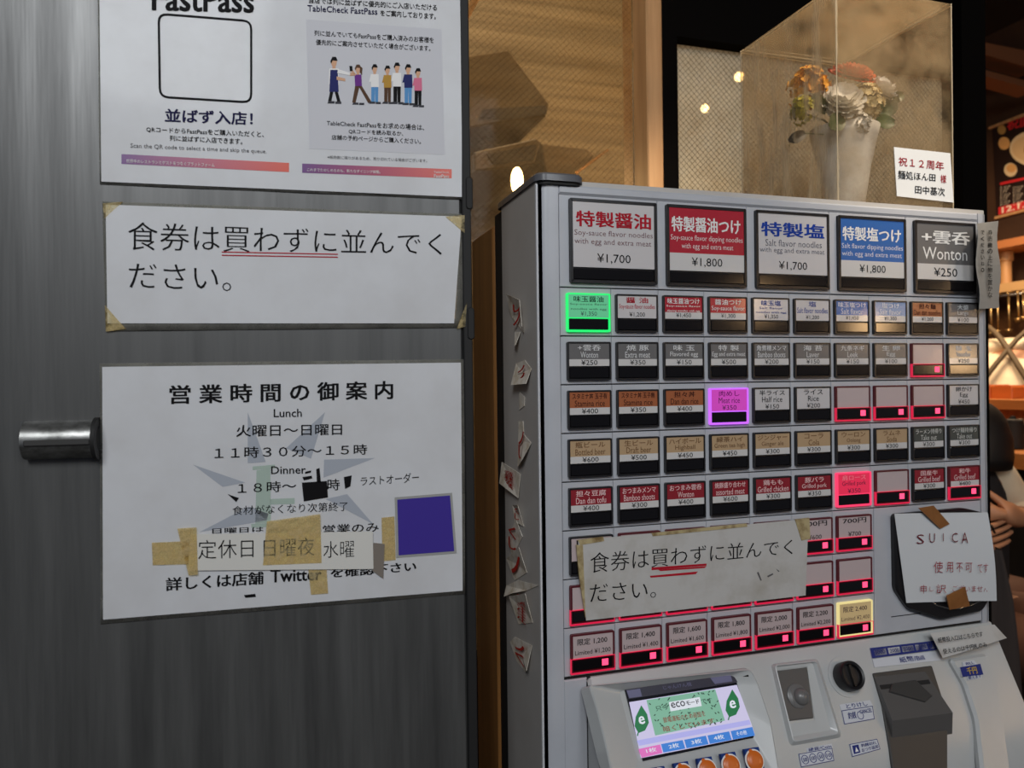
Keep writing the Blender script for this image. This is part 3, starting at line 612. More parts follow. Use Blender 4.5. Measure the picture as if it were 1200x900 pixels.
GLs = glow('screen_white', 226, 220, 255, .9, DKB); disp = [GLs, glow('screen_green', 150, 215, 185, .75, DKB), glow('screen_leaf', 10, 140, 80, .7, DKB), glow('screen_dark', 40, 90, 70, .4, DKB), glow('screen_blue', 60, 140, 235, .9, DKB), glow('screen_pink', 240, 120, 205, .95, DKB), glow('screen_lav', 120, 120, 160, .5, DKB), glow('screen_navy', 60, 60, 90, .25, DKB), glow('screen_red', 190, 80, 60, .5, DKB), glow('screen_band', 190, 190, 255, .95, DKB), glow('screen_letter', 235, 240, 250, 1, DKB)]
m = MB()
def sp(pts, mi, d): m.slab(SL, S(*pts, d=d), .001, d, 0, mi)
sp([(288, 214), (918, 113), (1028, 408), (358, 542)], 0, .0022)
sp([(268, 140), (900, 48), (922, 98), (285, 195)], 7, .0020); sp([(272, 146), (350, 135), (362, 180), (288, 190)], 6, .0023); sp([(762, 72), (880, 55), (892, 92), (790, 108)], 6, .0023)
sp([(388, 202), (790, 138), (848, 322), (440, 410)], 1, .0025)
sp([(335, 438), (990, 318), (1000, 345), (345, 470)], 9, .0025)
sp([(345, 488), (468, 462), (482, 512), (360, 540)], 5, .0026)
for k in range(4):
    x0 = 474 + k*136; y0 = 460 - k*25.5; sp([(x0, y0), (x0+126, y0-24), (x0+142, y0+26), (x0+14, y0+50)], 4, .0026)
for cx, cy in ((360, 325), (893, 232)):
    sp([(cx-2, cy-92), (cx+32, cy-40), (cx+42, cy+10), (cx+20, cy+55), (cx-18, cy+70), (cx-40, cy+30), (cx-34, cy-25)], 2, .0028)
    sp([(cx-20, cy+60), (cx-14, cy+58), (cx-22, cy+88), (cx-28, cy+86)], 2, .0028)
    m.text('e', SL, S((cx-14, cy+22), (cx+22, cy+14), (cx+12, cy-32), (cx-22, cy-25), d=.003), .003, 10, 'b')
rr = random.Random(3)
for k in range(70):
    a, b = rr.random(), rr.random(); x = 400 + 395*a + 52*b; y = 205 - 62*a + 190*b; q = rr.choice((-5, 5))
    sp([(x-6, y+q), (x, y-5), (x+7, y-q), (x, y+5)], 3, .0027)
def st_(body, x0, x1, y0, y0r, h, mi, sty='n', d=.0031): m.text(body, SL, S((x0, y0+h), (x1, y0r+h), (x1-8, y0r), (x0-8, y0), d=d), d, mi, sty)
st_('只今', 445, 520, 238, 226, 30, 3, 'h'); st_('です', 715, 775, 196, 188, 28, 3, 'h'); st_('節電運転のため画面を', 490, 735, 304, 264, 32, 8, 'h'); st_('暗くしています', 490, 790, 358, 305, 32, 8, 'h')
sp([(520, 214), (700, 184), (712, 236), (530, 268)], 10, .0029); st_('eco', 536, 618, 218, 204, 32, 7, 'h', .0033); st_('モード', 624, 700, 208, 196, 26, 7, 'b', .0034)
st_('じゃんけん機', 490, 655, 118, 95, 24, 6, 'n', .0027)
for k, bd in enumerate(('1枚', '2枚', '3枚', '4枚', 'その他')): st_(bd, 390+k*132, 450+k*132, 488-k*25, 476-k*25, 26, 10, 'h')
m.build('display', disp, sc_h, label='lit screen')
# orange keys under the screen
for k in range(6):
    cx, cy = 1012 - 138*k, 552 + 28*k
    m = MB(); m.slab(SL, S((cx-55, cy-62), (cx+28, cy-76), (cx+66, cy+60), (cx-24, cy+76), d=.012), .009, .0135); kb = m.build('selection_key', ink(30, 56, 120), sc_h)
    c = SL.px(*zs((cx+8, cy+4))[0], .013); m = MB()
    m.lathe(SL.pt(*c, .0125), [(.0105, 0), (.0105, .0012)], 24, SL.n, 1); m.lathe(SL.pt(*c, .0125), [(.0090, 0), (.0090, .0022), (.0082, .0029), (.003, .0031)], 24, SL.n, 0)
    m.build('key_cap', [mat('orange_key', rgb(206, 104, 34), .3), ink(222, 222, 220)], kb, auto=40)
    m = MB(); b0 = SL.px(*zs((cx-14, cy-50))[0], .0136); m.lathe(SL.pt(*b0, .0134), [(.0022, 0), (.0022, .0006)], 12, SL.n); m.build('key_icon', ink(206, 104, 34), kb)
# coin slot
zk = zoomer(890, 730, .2417); Kp = lambda *p, d=0: SL.P(zk(*p), d)
po = roundpoly(Kp((60, 208), (262, 186), (372, 540), (150, 580)), .004); pb = roundpoly(Kp((52, 196), (290, 168), (410, 560), (146, 604)), .005); pi_ = roundpoly(Kp((68, 232), (228, 212), (266, 474), (136, 490)), .002)
pm_ = [((a[0]*.7+b[0]*.3), (a[1]*.7+b[1]*.3)) for a, b in zip(po, pi_)]
cs = ridge('coin_surround', [(pb, -.002), (po, .0055), (inset(po[::-1], .001)[::-1], .0058), (pm_, .0022), (pi_, .0010)], M_plast, mach)
m = MB(); m.slab(SL, roundpoly(Kp((70, 235), (226, 216), (258, 462), (134, 476)), .0015), -.001, .0025, .0008)
cc = SL.px(*zk((185, 355))[0], .003); m.build('coin_plate', M_gray, cs)
m = MB(); m.lathe(SL.pt(*cc, .0022), [(.0125, 0), (.0125, .0012), (.0112, .0022)], 28, SL.n); m.lathe(SL.pt(cc[0]+.003, cc[1]-.001, .003), [(.009, 0), (.0088, .003), (.0065, .0065), (.002, .0085)], 24, SL.n); m.slab(SL, rrect(cc[0]-.0072, cc[1]-.009, cc[0]-.0056, cc[1]+.009, .0006), .003, .0048)
m.build('coin_slot', mat('mid_grey', rgb(104, 103, 102), .32), cs, auto=40)
# round black return knob in its dish
cr = SL.px(*zk((415, 262))[0], 0)
m = MB(); m.lathe(SL.pt(*cr, -.001), [(.0215, 0), (.0215, .002), (.0185, .0024), (.0165, .0012)], 32, SL.n); kn = m.build('return_dish', M_plast, mach, auto=40)
m = MB(); m.lathe(SL.pt(cr[0], cr[1], .0), [(.0155, 0), (.0155, .013), (.0145, .0145), (.012, .0135), (.011, .010)], 32, SL.n, mi=0); m.slab(SL, rrect(cr[0]-.0015, cr[1]-.011, cr[0]+.0015, cr[1]+.011, .0008), .009, .0138); m.build('return_knob', M_black, kn, auto=40)
# bill slot hood: a grey block with sloping top that juts out
def blk(pts, d0, d1, ch, mtl, nm, par, r=.002): mm = MB(); mm.slab(SL, roundpoly(Kp(*pts), r), d0, d1, ch); return mm.build(nm, mtl, par, auto=30)
bh = blk([(545, 245), (830, 208), (905, 440), (905, 760), (655, 790), (590, 400)], -.001, .0025, .0008, mat('bill_recess', rgb(60, 58, 56), .45), 'bill_recess', mach)
HB = [SL.pt(*SL.px(*p, .002), .002) for p in zk((556, 262), (800, 236), (905, 440), (615, 478))]
dn = V((0, -.006, -.062)); up = SL.n*.010
top = [HB[0]+SL.n*.001, HB[1]+SL.n*.001, HB[2]+up*1.0, HB[3]+up*1.0]
m = MB(); vs = top + [HB[0]-SL.n*.001, HB[1]-SL.n*.001, HB[2]+dn, HB[3]+dn]
m.add(vs, [(0, 1, 2, 3)[::-1], (3, 2, 6, 7), (0, 3, 7, 4), (1, 5, 6, 2), (4, 7, 6, 5), (0, 4, 5, 1)]); hood = m.build('bill_hood', M_gray, bh)
TP = Pl(top[3], top[2]-top[3], top[0]-top[3]); tq = [(-.0, 0)]
W_ = (top[2]-top[3]).length; H_ = (V(top[0])-V(top[3])).length
m = MB(); m.slab(TP, [(W_*.12, H_*.62), (W_*.62, H_*.30), (W_*.78, H_*.42), (W_*.62, H_*.82), (W_*.22, H_*.80)], -.001, .0022, .0008); m.build('bill_guide', M_dgray, hood)
m = MB(); m.slab(TP, rrect(W_*.02, H_*.70, W_*.85, H_*.80, .0006), -.001, .0004); m.build('bill_slot', M_matte, hood)
# right shoulder bulge beside the bill slot
m = MB(); m.slab(SL, roundpoly(Kp((905, 180), (1085, 150), (1140, 300), (1200, 720), (1060, 760), (1030, 470), (975, 300)), .006), -.001, .007, .003); m.build('right_shoulder', M_plast, mach, auto=35)
# printed instruction labels
LBL = ink(196, 198, 204); DB = ink(44, 52, 116)
def ilabel(pts, bodies, frame=True, d=.0012, face=LBL):
    mm = MB(); q = Kp(*pts, d=d)[::-1]
    mm.slab(SL, q, -.0005, d, 0, 0)
    if frame: mm.frame(SL, q, inset(q, .0006), d, d+.0002, 1)
    def put(body, a0, b0, a1, b1, mi, s='h'):
        def pt(a, b): return tuple((1-a)*(1-b)*q[0][k] + a*(1-b)*q[1][k] + a*b*q[2][k] + (1-a)*b*q[3][k] for k in (0, 1))
        if body == '#': mm.slab(SL, [pt(a0, b0), pt(a1, b0), pt(a1, b1), pt(a0, b1)], d, d+.0003, 0, mi)
        elif body == 'O':
            c = pt((a0+a1)/2, (b0+b1)/2); r_ = abs(b1-b0)*(V(q[3])-V(q[0])).length/2
            cir = [(c[0]+r_*math.cos(6.2832*k/20), c[1]+r_*math.sin(6.2832*k/20)) for k in range(20)]; mm.frame(SL, cir, [(c[0]+.86*(x-c[0]), c[1]+.86*(y-c[1])) for x, y in cir], d, d+.0003, mi)
        else: mm.text(body, SL, [pt(a0, b0), pt(a1, b0), pt(a1, b1), pt(a0, b1)], d+.0005, mi, s)
    for b in bodies: put(*b)
    return mm.build('instruction_label', [face, DB, WHT, ink(190, 160, 70)], mach)
# slab() reverses winding when needed, so pts are tl tr br bl -> q = bl br tr tl
ilabel([(535, 122), (848, 86), (862, 130), (546, 172)], [('#', 0, 0, 1, 1, 1)] + [('#', .05+.21*k, .2, .23+.21*k, .8, 2) for k in range(4)] + [(t, .07+.21*k, .32, .21+.21*k, .68, 1) for k, t in enumerate(('1000', '2000', '5000', '10000'))] + [('#', .89, .15, .97, .85, 2), ('▼', .905, .3, .955, .7, 1)], False, .0016)
ilabel([(548, 176), (862, 136), (890, 180), (558, 216)], [('紙幣/Bill', .38, .2, .75, .85, 1)], False)
ilabel([(388, 396), (535, 374), (550, 400), (396, 424)], [('とりけし', .18, .1, .85, .9, 1)], False, .0006)
ilabel([(398, 425), (548, 402), (558, 466), (412, 492)], [('釣銭', .16, .3, .42, .8, 1), ('CANCEL', .55, .55, .95, .85, 1), ('O', .42, .15, .7, .75, 1)])
ilabel([(436, 588), (570, 562), (586, 612), (450, 650)], [('#', .08, .18, .30, .84, 1), ('▲', .13, .3, .25, .7, 2), ('釣銭切れ', .38, .55, .92, .85, 1), ('おつり返却', .36, .15, .95, .48, 1)])
ilabel([(228, 608), (350, 585), (356, 606), (232, 628)], [('硬貨/Coin', .05, .1, .95, .95, 1)], False, .0006)
ilabel([(190, 635), (352, 606), (362, 668), (202, 700)], [('O', .04+.235*k, .15, .27+.235*k, .85, 1) for k in range(4)] + [(t, .09+.235*k, .35, .22+.235*k, .65, 1) for k, t in enumerate(('500', '100', '50', '10'))])
ilabel([(972, 215), (1070, 198), (1085, 250), (985, 262)], [('#', 0, 0, 1, 1, 1), ('千円', .26, .15, .74, .85, 3, 'b')], False, .0085)
ilabel([(985, 190), (1040, 180), (1060, 203), (988, 212)], [('BILL', .2, .25, .8, .8, 1)], False, .0085)
ilabel([(1008, 256), (1072, 246), (1078, 268), (1012, 278)], [('使えます', .02, .1, .98, .95, 1)], False, .0085)

# wooden casing behind the machine
m = MB(); m.slab(SIDE, rect(-.262, .0, -.1645, ZT-.012), -(XR-XL), -.001, .002)
tag(m.build('wooden_casing', M_wood), 'plain brown wooden casing directly behind the ticket machine', 'casing')

# ------------------------------------------------------------------ papers on the machine
def sheet_on(name, label, cat, quad, bendfn, mtl, pl=FRONT, d=.0048, n=18, mm_=12, t=.0006):
    q = pl.P([quad[3], quad[2], quad[1], quad[0]], d); c = pl.pt(sum(p[0] for p in q)/4, min(q[0][1], q[1][1]), d)
    th = thing(name, label, cat, c); m = MB(); m.quadsheet(pl, q, n, mm_, lambda a, b: d + bendfn(a, b), t=t); m.build('sheet', mtl, th, smooth=False); return th
zn = zoomer(650, 600, .2583)
N2 = sheet_on('notice', 'worn two-line notice with red scrawled underline taped over the lower machine buttons', 'notice', zn((105, 128), (1150, 30), (1137, 378), (142, 492)), lambda a, b: 0, M_paper2)
dN = .0057
lines(N2, FRONT, zn, [('食券は買わずに並んでく', 162, 1080, 186, 278, 122, 192, 'm'), ('ださい。', 160, 460, 328, 410, 312, 388, 'm')], K, d=dN)
m = MB()
for q in (((440, 252), (690, 234), (688, 244), (440, 264)), ((432, 290), (650, 270), (640, 282), (436, 298)), ((470, 262), (690, 246), (680, 254), (480, 268))): m.slab(FRONT, FRONT.P(zn(*q), dN), .005, dN)
m.build('underline', RED, N2)
for q in (((105, 128), (220, 112), (225, 132), (115, 150)), ((440, 96), (870, 52), (875, 66), (445, 110)), ((1090, 34), (1155, 26), (1160, 120), (1120, 130)), ((98, 150), (128, 150), (140, 480), (112, 300))):
    m = MB(); m.slab(FRONT, FRONT.P(zn(*q), .0058), .004, .0060); m.build('tape', M_tapeold, N2, label='brown aged tape')
m = MB()
for q in (((918, 275), (925, 272), (940, 310), (934, 312)), ((965, 290), (990, 278), (992, 284), (968, 297)), ((1005, 258), (1020, 268), (1016, 272))): m.slab(FRONT, FRONT.P(zn(*q), dN), .005, dN)
m.build('smudge', GRY, N2)
# handwritten sheet over the reader: hangs loose and curls at the right
dS = .0085
HW = sheet_on('handwritten_sheet', 'white handwritten sheet hung over the black card reader with brown tape', 'paper', zr((592, 48), (1008, 38), (1050, 450), (648, 466)), lambda a, b: .006*a*a + .003*math.sin(math.pi*b)*a, M_plain, d=dS, t=.0003)
def hwd(a): return dS + .006*a*a + .004*a + .0012
for bodies, mi in (([('S', 698, 732, 145, 190), ('U', 757, 783, 140, 184), ('I', 821, 824, 140, 176), ('C', 862, 890, 138, 182), ('A', 908, 938, 136, 186)], ink(110, 30, 40)), ([('使', 778, 820, 272, 326), ('用', 838, 868, 275, 322), ('不', 884, 914, 278, 322), ('可', 926, 958, 278, 322), ('です', 984, 1032, 282, 325)], ink(150, 24, 44)), ([('申', 716, 744, 382, 422), ('し', 758, 776, 390, 412), ('訳', 790, 836, 380, 420), ('ございません', 866, 1036, 384, 414)], ink(150, 24, 44))):
    m = MB()
    for body, x0, x1, y0, y1 in bodies:
        d = hwd((x0-600)/420.); m.text(body, FRONT, FRONT.P(zr((x0, y1), (x1, y1), (x1, y0), (x0, y0)), d), d, 0, 'l')
    m.build('handwriting', mi, HW)
for q, a in ((((705, 22), (775, 10), (850, 96), (806, 118)), .45), (((836, 432), (922, 390), (945, 480), (850, 498)), .75)):
    m = MB(); d = hwd(a); m.slab(FRONT, FRONT.P(zr(*q), d), d-.0005, d+.0006); m.build('tape', M_tape, HW, label='brown packing tape')
# loose slip over the right shoulder
SLIP = sheet_on('paper_slip', 'crumpled printed slip taped on the machine shoulder above the bill slot', 'paper', zk((818, 52), (1128, 10), (1186, 76), (880, 172)), lambda a, b: .003 + .006*math.sin(3*a)*(1-b) , M_paper2, pl=SL, d=.0095, t=.0003)
m = MB()
for body, q in (('紙幣投入口はこちらです', ((868, 98), (1085, 66), (1080, 40), (862, 72))), ('使えるのは千円札のみ', ((892, 152), (1105, 116), (1100, 92), (886, 126)))): m.text(body, SL, SL.P(zk(*q), .0205), .0205, 0, 'h')
m.build('lettering', K, SLIP)
# tall note hanging off the right edge
EDGE = Pl((XR+.0006, -.001, 0), V((.9, .44, 0)), (0, 0, 1))
NT = sheet_on('note', 'narrow vertical note hanging off the top right edge of the machine', 'paper', [(1143.5, 262), (1169, 259), (1172, 361), (1147, 362)], lambda a, b: .0015*math.sin(9*b+4*a), mat('crinkled', rgb(176, 172, 164), .4, bump=.1, bscale=(60, 60, 60)), pl=EDGE, d=.001, t=.0004)
m = MB()
for k in range(11):
    m.text('券売機の上に物を置かない'[k], EDGE, EDGE.P([(1157.5, 269.5+k*7.3+6), (1163, 269.5+k*7.3+6), (1163, 269.5+k*7.3), (1157.5, 269.5+k*7.3)], .0035), .0035, 0, 'h')
    if k < 7: m.text('でくださいね。'[k], EDGE, EDGE.P([(1149.5, 270+k*7.3+5), (1153.5, 270+k*7.3+5), (1153.5, 270+k*7.3), (1149.5, 270+k*7.3)], .0035), .0035, 0, 'h')
m.build('lettering', K, NT)

# ------------------------------------------------------------------ torn stickers down the machine's side
z6 = zoomer(590, 330, .2557); z7 = zoomer(570, 530, .3)
rs = random.Random(11)
STK = [(z6, [(35, 55), (100, 85), (112, 205), (95, 235), (38, 160)], 'peeling white sticker with orange-red mark, topmost on the machine side', 2),
 (z6, [(55, 230), (80, 230), (82, 290), (60, 300)], 'small yellowed sticker scrap just under the topmost sticker on machine side', 0),
 (z6, [(60, 375), (100, 360), (130, 400), (130, 468), (60, 474)], 'white sticker with red patch and curled top, third down the machine side', 2),
 (z6, [(75, 505), (100, 530), (98, 570), (75, 588)], 'tan sticker scrap with torn point, fourth down the machine side', 0),
 (z6, [(72, 640), (92, 640), (95, 700), (130, 740), (110, 820), (75, 850)], 'ragged long sticker with bright red streak, fifth down the machine side', 2),
 (z7, [(62, 38), (135, 85), (132, 178), (72, 120)], 'tilted white sticker of red characters poking past the side edge, sixth down', 3),
 (z7, [(110, 205), (145, 205), (148, 290), (120, 270)], 'narrow sticker with a few red characters, seventh down the machine side', 2),
 (z7, [(125, 265), (143, 330), (105, 405), (80, 340)], 'diamond-tilted sticker with red writing, eighth down the machine side', 2),
 (z7, [(86, 415), (150, 370), (160, 470), (112, 500)], 'faded grey sticker under the diamond-tilted one on the machine side', 1),
 (z7, [(80, 520), (125, 500), (205, 520), (160, 540), (125, 548), (90, 562)], 'white torn paper wings sticking out on the machine side', 0),
 (z7, [(110, 560), (175, 550), (182, 665), (128, 672)], 'cream sticker with two red character blocks under the paper wings', 3),
 (z7, [(100, 740), (120, 720), (180, 755), (180, 850), (155, 860), (120, 815)], 'black and red crumpled sticker, lowest on the machine side', 2)]
M_stk = mat('sticker_paper', rgb(228, 220, 208), .5, col2=rgb(190, 174, 150), scale=(80, 80, 80)); M_stkr = ink(176, 44, 36)
for zf, pts, lab, marks in STK:
    q = SIDE.P(zf(*pts)); cu = sum(p[0] for p in q)/len(q); cv = sum(p[1] for p in q)/len(q)
    t = thing('torn_sticker', lab, 'sticker', SIDE.pt(cu, min(p[1] for p in q), .0005), 'torn stickers on the machine side')
    lift = [rs.choice((0, 0, .002, .006)) for _ in q]; m = MB(); n = len(q)
    vs = [SIDE.pt(cu, cv, .0008)] + [SIDE.pt(u, v, .0007+l) for (u, v), l in zip(q, lift)] + [SIDE.pt(cu, cv, .0001)] + [SIDE.pt(u, v, .0002+l) for (u, v), l in zip(q, lift)]
    fs = []
    for i in range(n):
        j = (i+1) % n; fs += [(0, 1+i, 1+j), (n+1, n+2+j, n+2+i), (1+i, n+2+i, n+2+j, 1+j)]
    m.add(vs, fs); m.build('backing', M_stk, t)
    if marks:
        m = MB()
        for k in range(marks):
            a = (k+.5)/marks; top_ = max(p[1] for p in q); bot = min(p[1] for p in q); v = bot + (top_-bot)*(.2 + .6*a); wd = (max(p[0] for p in q)-min(p[0] for p in q))*.24; hh = (top_-bot)*.3/marks
            m.text(rs.choice('禁止注意券') if marks == 3 else rs.choice('くしノ'), SIDE, [(cu-wd, v-hh), (cu+wd, v-hh), (cu+wd, v+hh), (cu-wd, v+hh)], .0034, 0, 'b')
        m.build('print', M_stkr, t)

# ------------------------------------------------------------------ clear display case with flowers on top of the machine
ca = .03; CFp = Pl((0, ca, 0), (1, 0, 0), (0, 0, 1))
A = at(981, 150, CFp); B = at(1114.5, 4, CFp); cx0, cx1 = A.x, B.x
L_ = at(868, 62, Pl((cx0, 0, 0), (0, -1, 0), (0, 0, 1))); cy1 = L_.y; cz1 = L_.z; cz0 = ZT+.0045
case = thing('display_case', 'clear dusty acrylic display box standing on the ticket machine', 'display case', ((cx0+cx1)/2, (ca+cy1)/2, cz0))
M_acr = glassy('dusty_acrylic', (.97, .95, .92, 1), rgb(182, 160, 126), .5, .05, (11, 11, 11), base=.05, lo=.4, hi=.7, gl=.14)
M_scf = glassy('scuffed_acrylic', (.97, .95, .92, 1), rgb(222, 208, 180), .72, .08, (30, 55, 9), base=.07, lo=.46, hi=.68, gl=.14)
M_edge = glassy('acrylic_edge', (.9, .9, .86, 1), rgb(226, 214, 190), .9, .1, (4, 4, 4), base=.75, gl=.3)
T = .0025
for nm, a, b in (('front_panel', (cx0+T, ca, cz0), (cx1-T, ca+T, cz1)), ('side_panel', (cx0, ca, cz0), (cx0+T, cy1, cz1)), ('side_panel', (cx1-T, ca, cz0), (cx1, cy1, cz1)), ('back_panel', (cx0+T, cy1-T, cz0), (cx1-T, cy1, cz1)), ('lid_panel', (cx0, ca, cz1), (cx1, cy1, cz1+T))):
    bx(a, b).build(nm, M_scf if nm == 'side_panel' and a[0] == cx0 else M_acr, case)
for x, y in ((cx0, ca), (cx1, ca), (cx0, cy1), (cx1, cy1)):
    m = MB(); m.tube([(x, y, cz0), (x, y, cz1+T)], .0007, 6); m.build('glued_edge', M_edge, case)
for p, q in (((cx0, ca), (cx0, cy1)), ((cx1, ca), (cx1, cy1)), ((cx0, cy1), (cx1, cy1))):
    m = MB(); m.tube([(p[0], p[1], cz1), (q[0], q[1], cz1)], .0007, 6); m.build('glued_edge', M_edge, case)
zc = zoomer(860, 0, .2889)
CD = sheet_on('greeting_card', 'white celebration card stuck on the front of the display case', 'card', zc((648, 597), (876, 622), (890, 822), (660, 796)), lambda a, b: 0, M_plain, pl=CFp, d=.0006, t=.0006, n=2, mm_=2)
lines(CD, CFp, zc, [('祝１２周年', 668, 852, 636, 672, 656, 692, 'h')], ink(140, 30, 40), d=.0016)
lines(CD, CFp, zc, [('麺処ほん田', 666, 818, 690, 726, 706, 736, 'h'), ('田中基次', 735, 856, 752, 784, 762, 796, 'h')], K, d=.0016)
lines(CD, CFp, zc, [('様', 838, 862, 708, 742, 710, 744, 'h')], ink(140, 30, 40), d=.0016)
# vase
MIDp = Pl((0, (ca+cy1)/2, 0), (1, 0, 0), (0, 0, 1))
vt = at(989, 152, MIDp); vx, vy = vt.x, vt.y; vz1 = vt.z; vz0 = cz0
hv = vz1-vz0; rt = (MIDp.px(1021, 150)[0]-MIDp.px(957, 150)[0])/2; rb = rt*.52
vase = thing('vase', 'white tapered vase inside the display case', 'vase', (vx, vy, vz0))
m = MB(); m.lathe((vx, vy, vz0), [(rb*.92, 0), (rb, .004), (rb*1.12, hv*.25), (rb*1.42, hv*.6), (rt*.93, hv*.9), (rt, hv), (rt*.94, hv), (rt*.86, hv*.9), (rb*1.2, hv*.4), (rb*.8, .012)], 36)
m.build('vessel', mat('white_ceramic', rgb(214, 212, 208), .35, col2=rgb(196, 194, 190), scale=(30, 30, 30)), vase, smooth=True)
m = MB(); m.lathe((vx, vy, vz0+hv*.82), [(.001, 0), (rt*.86, .0), (rt*.86, .002), (.001, .002)], 30); m.build('filler', mat('moss', rgb(70, 74, 44), .9), vase)
def petal(m, c, ax, out, ln, wd, cup, mi=0):
    """cupped petal: starts at c, runs along out then bends up along ax"""
    side = ax.cross(out).normalized(); n_, k_ = 5, 4; vs = []
    for i in range(n_+1):
        t = i/n_
        wd_ = wd*math.sin(math.pi*(.12+.80*t))**.8; a = cup*t
        ctr = c + out*(ln*math.sin(a)/max(cup, .05) if cup > .05 else ln*t)*1.0 + ax*(ln*(1-math.cos(a))/max(cup, .05))
        for j in range(k_+1):
            s = 2*j/k_-1; vs.append(ctr + side*wd_*s + ax*(.25*wd_*s*s) + ax*(.0012*math.sin(9*t+5*s)*t))
    fs = [(i*(k_+1)+j, i*(k_+1)+j+1, (i+1)*(k_+1)+j+1, (i+1)*(k_+1)+j) for i in range(n_) for j in range(k_)]
    m.add(vs, fs, mi)
def bloom(name, label, px_, r, col, col2, kind, dy=0, grp=None):
    pl = Pl((0, vy+dy, 0), (1, 0, 0), (0, 0, 1)); c = at(*px_, pl); base = V((vx, vy, vz1-.012))
    ax = (c - base); ax = (ax.normalized()*.7 + V((-.15, -.75, .35))).normalized()
    t = thing(name, label, 'flower', base); rr = random.Random(int(px_[0]*7+px_[1]))
    m = MB(); m.tube([base, base.lerp(c, .5) + V((0, 0, .006)), c - ax*r*.3], .0013, 6); m.build('stem', mat('stem_green', rgb(74, 86, 42), .6), t, smooth=True)
    M_ = mat(name+'_petals_%d' % col[0], rgb(*col), .55, col2=rgb(*col2), scale=(60, 60, 60)); m = MB()
    a0 = ax.orthogonal().normalized(); b0 = ax.cross(a0)
    if kind == 'rose':
        for ring, (nn, rad, cup, ln) in enumerate(((4, .10, 1.5, .75), (6, .18, 1.3, .85), (8, .24, 1.0, .95), (9, .26, .65, 1.05), (9, .2, .3, 1.0))):
            for k in range(nn):
                a = 6.2832*k/nn + ring*.7 + rr.uniform(-.15, .15); out = a0*math.cos(a) + b0*math.sin(a)
                petal(m, c + out*r*rad*.5 - ax*r*(.12*ring), ax, out, r*ln, r*.42, cup)
    elif kind == 'daisy':
        for ring in range(5):
            nn = 26-ring*3
            for k in range(nn):
                a = 6.2832*k/nn + ring*.4; out = a0*math.cos(a) + b0*math.sin(a); petal(m, c + ax*r*.07*ring, ax, out, r*(1.05-.13*ring), r*.12, .25+.22*ring)
    else:
        for k in range(90):
            q = V((rr.gauss(0, 1), rr.gauss(0, 1), rr.gauss(0, 1))).normalized()
            if q.dot(ax) < -.5: q = -q
            p = c + V((q.x, q.y, q.z*1.15))*r*rr.uniform(.6, 1.12)
            o1 = q.orthogonal().normalized(); o2 = q.cross(o1)
            for s in range(4 if kind == 'cluster' else 5):
                a = 6.2832*s/(4 if kind == 'cluster' else 5) + k; petal(m, p, q, o1*math.cos(a) + o2*math.sin(a), r*.26, r*.12, .5)
    m.build('petals', M_, t, smooth=True)
    return t
bloom('yellow_spray_flower', 'amber yellow cluster flower at the upper left of the vase', zc((305, 365))[0], .024, (246, 186, 70), (226, 150, 40), 'cluster', .0)
bloom('lime_spray_flower', 'lime yellow cluster flower below the amber one at vase left', zc((284, 450))[0], .016, (206, 196, 66), (170, 164, 50), 'cluster', -.015)
bloom('orange_flower', 'large orange many-petalled flower at the top of the bouquet', zc((478, 318))[0], .032, (224, 92, 40), (196, 66, 26), 'daisy', .0)
bloom('white_rose', 'big white rose in the middle of the bouquet', zc((440, 398))[0], .027, (232, 230, 224), (218, 214, 206), 'rose', -.03)
bloom('white_carnation', 'white ruffled flower at the upper right of the bouquet', zc((604, 352))[0], .020, (228, 226, 222), (212, 208, 202), 'rose', -.02)
bloom('cream_spray_flower', 'cream small-petalled flower cluster over the vase rim centre', zc((532, 420))[0], .021, (224, 206, 160), (206, 186, 138), 'spray', -.025)
bloom('white_spray_flower', 'small white flower drooping over the vase rim', zc((516, 505))[0], .012, (222, 220, 214), (206, 202, 196), 'spray', -.035)
M_leaf = mat('leaf_green', rgb(72, 88, 44), .45, col2=rgb(54, 70, 32), scale=(50, 50, 50)); M_leafd = mat('leaf_dark', rgb(56, 48, 38), .5)
for zpt, ln, tilt, mt, dy, lab in (((620, 440), .03, (.5, .45), M_leaf, -.02, 'round green leaf at the right of the bouquet under the white flower'), ((610, 498), .026, (.9, -.1), M_leaf, -.025, 'lower green leaf at the right over the vase rim'), ((410, 500), .03, (-.3, -.25), M_leaf, -.035, 'green leaf over the left vase rim under the white rose'), ((340, 425), .03, (-.8, .5), M_leaf, -.02, 'green leaf between the yellow flowers and white rose'), ((250, 560), .034, (-1, -.55), M_leafd, -.01, 'dark dried leaf drooping at the lower left of bouquet'), ((560, 575), .02, (.2, -1), M_leafd, -.005, 'dark leaf tip hanging beside the vase right side'), ((660, 395), .02, (.9, .3), M_leaf, -.01, 'small leaf tip at the far right of the bouquet')):
    wr_ = .22 if mt is M_leafd else .40
    pl = Pl((0, vy+dy, 0), (1, 0, 0), (0, 0, 1)); c = at(*zc(zpt)[0], pl); out = V((tilt[0], 0, tilt[1])).normalized(); ax = V((0, -1, .15)).normalized(); ax = (ax - out*ax.dot(out)).normalized()
    base = V((vx, vy, vz1-.01)); t = thing('leaf_sprig', lab, 'leaf', base, 'leaves in the vase')
    m = MB(); m.tube([base, base.lerp(c, .5)+V((0, -.004, .003)), c - out*ln*.45], .0009, 5); m.build('stem', MATS['stem_green'], t)
    m = MB(); petal(m, c - out*ln*.5, ax, out, ln, ln*wr_, .35); petal(m, c - out*ln*.5 - ax*.0006, ax, out, ln, ln*wr_, .35); m.build('blade', mt, t, smooth=True)

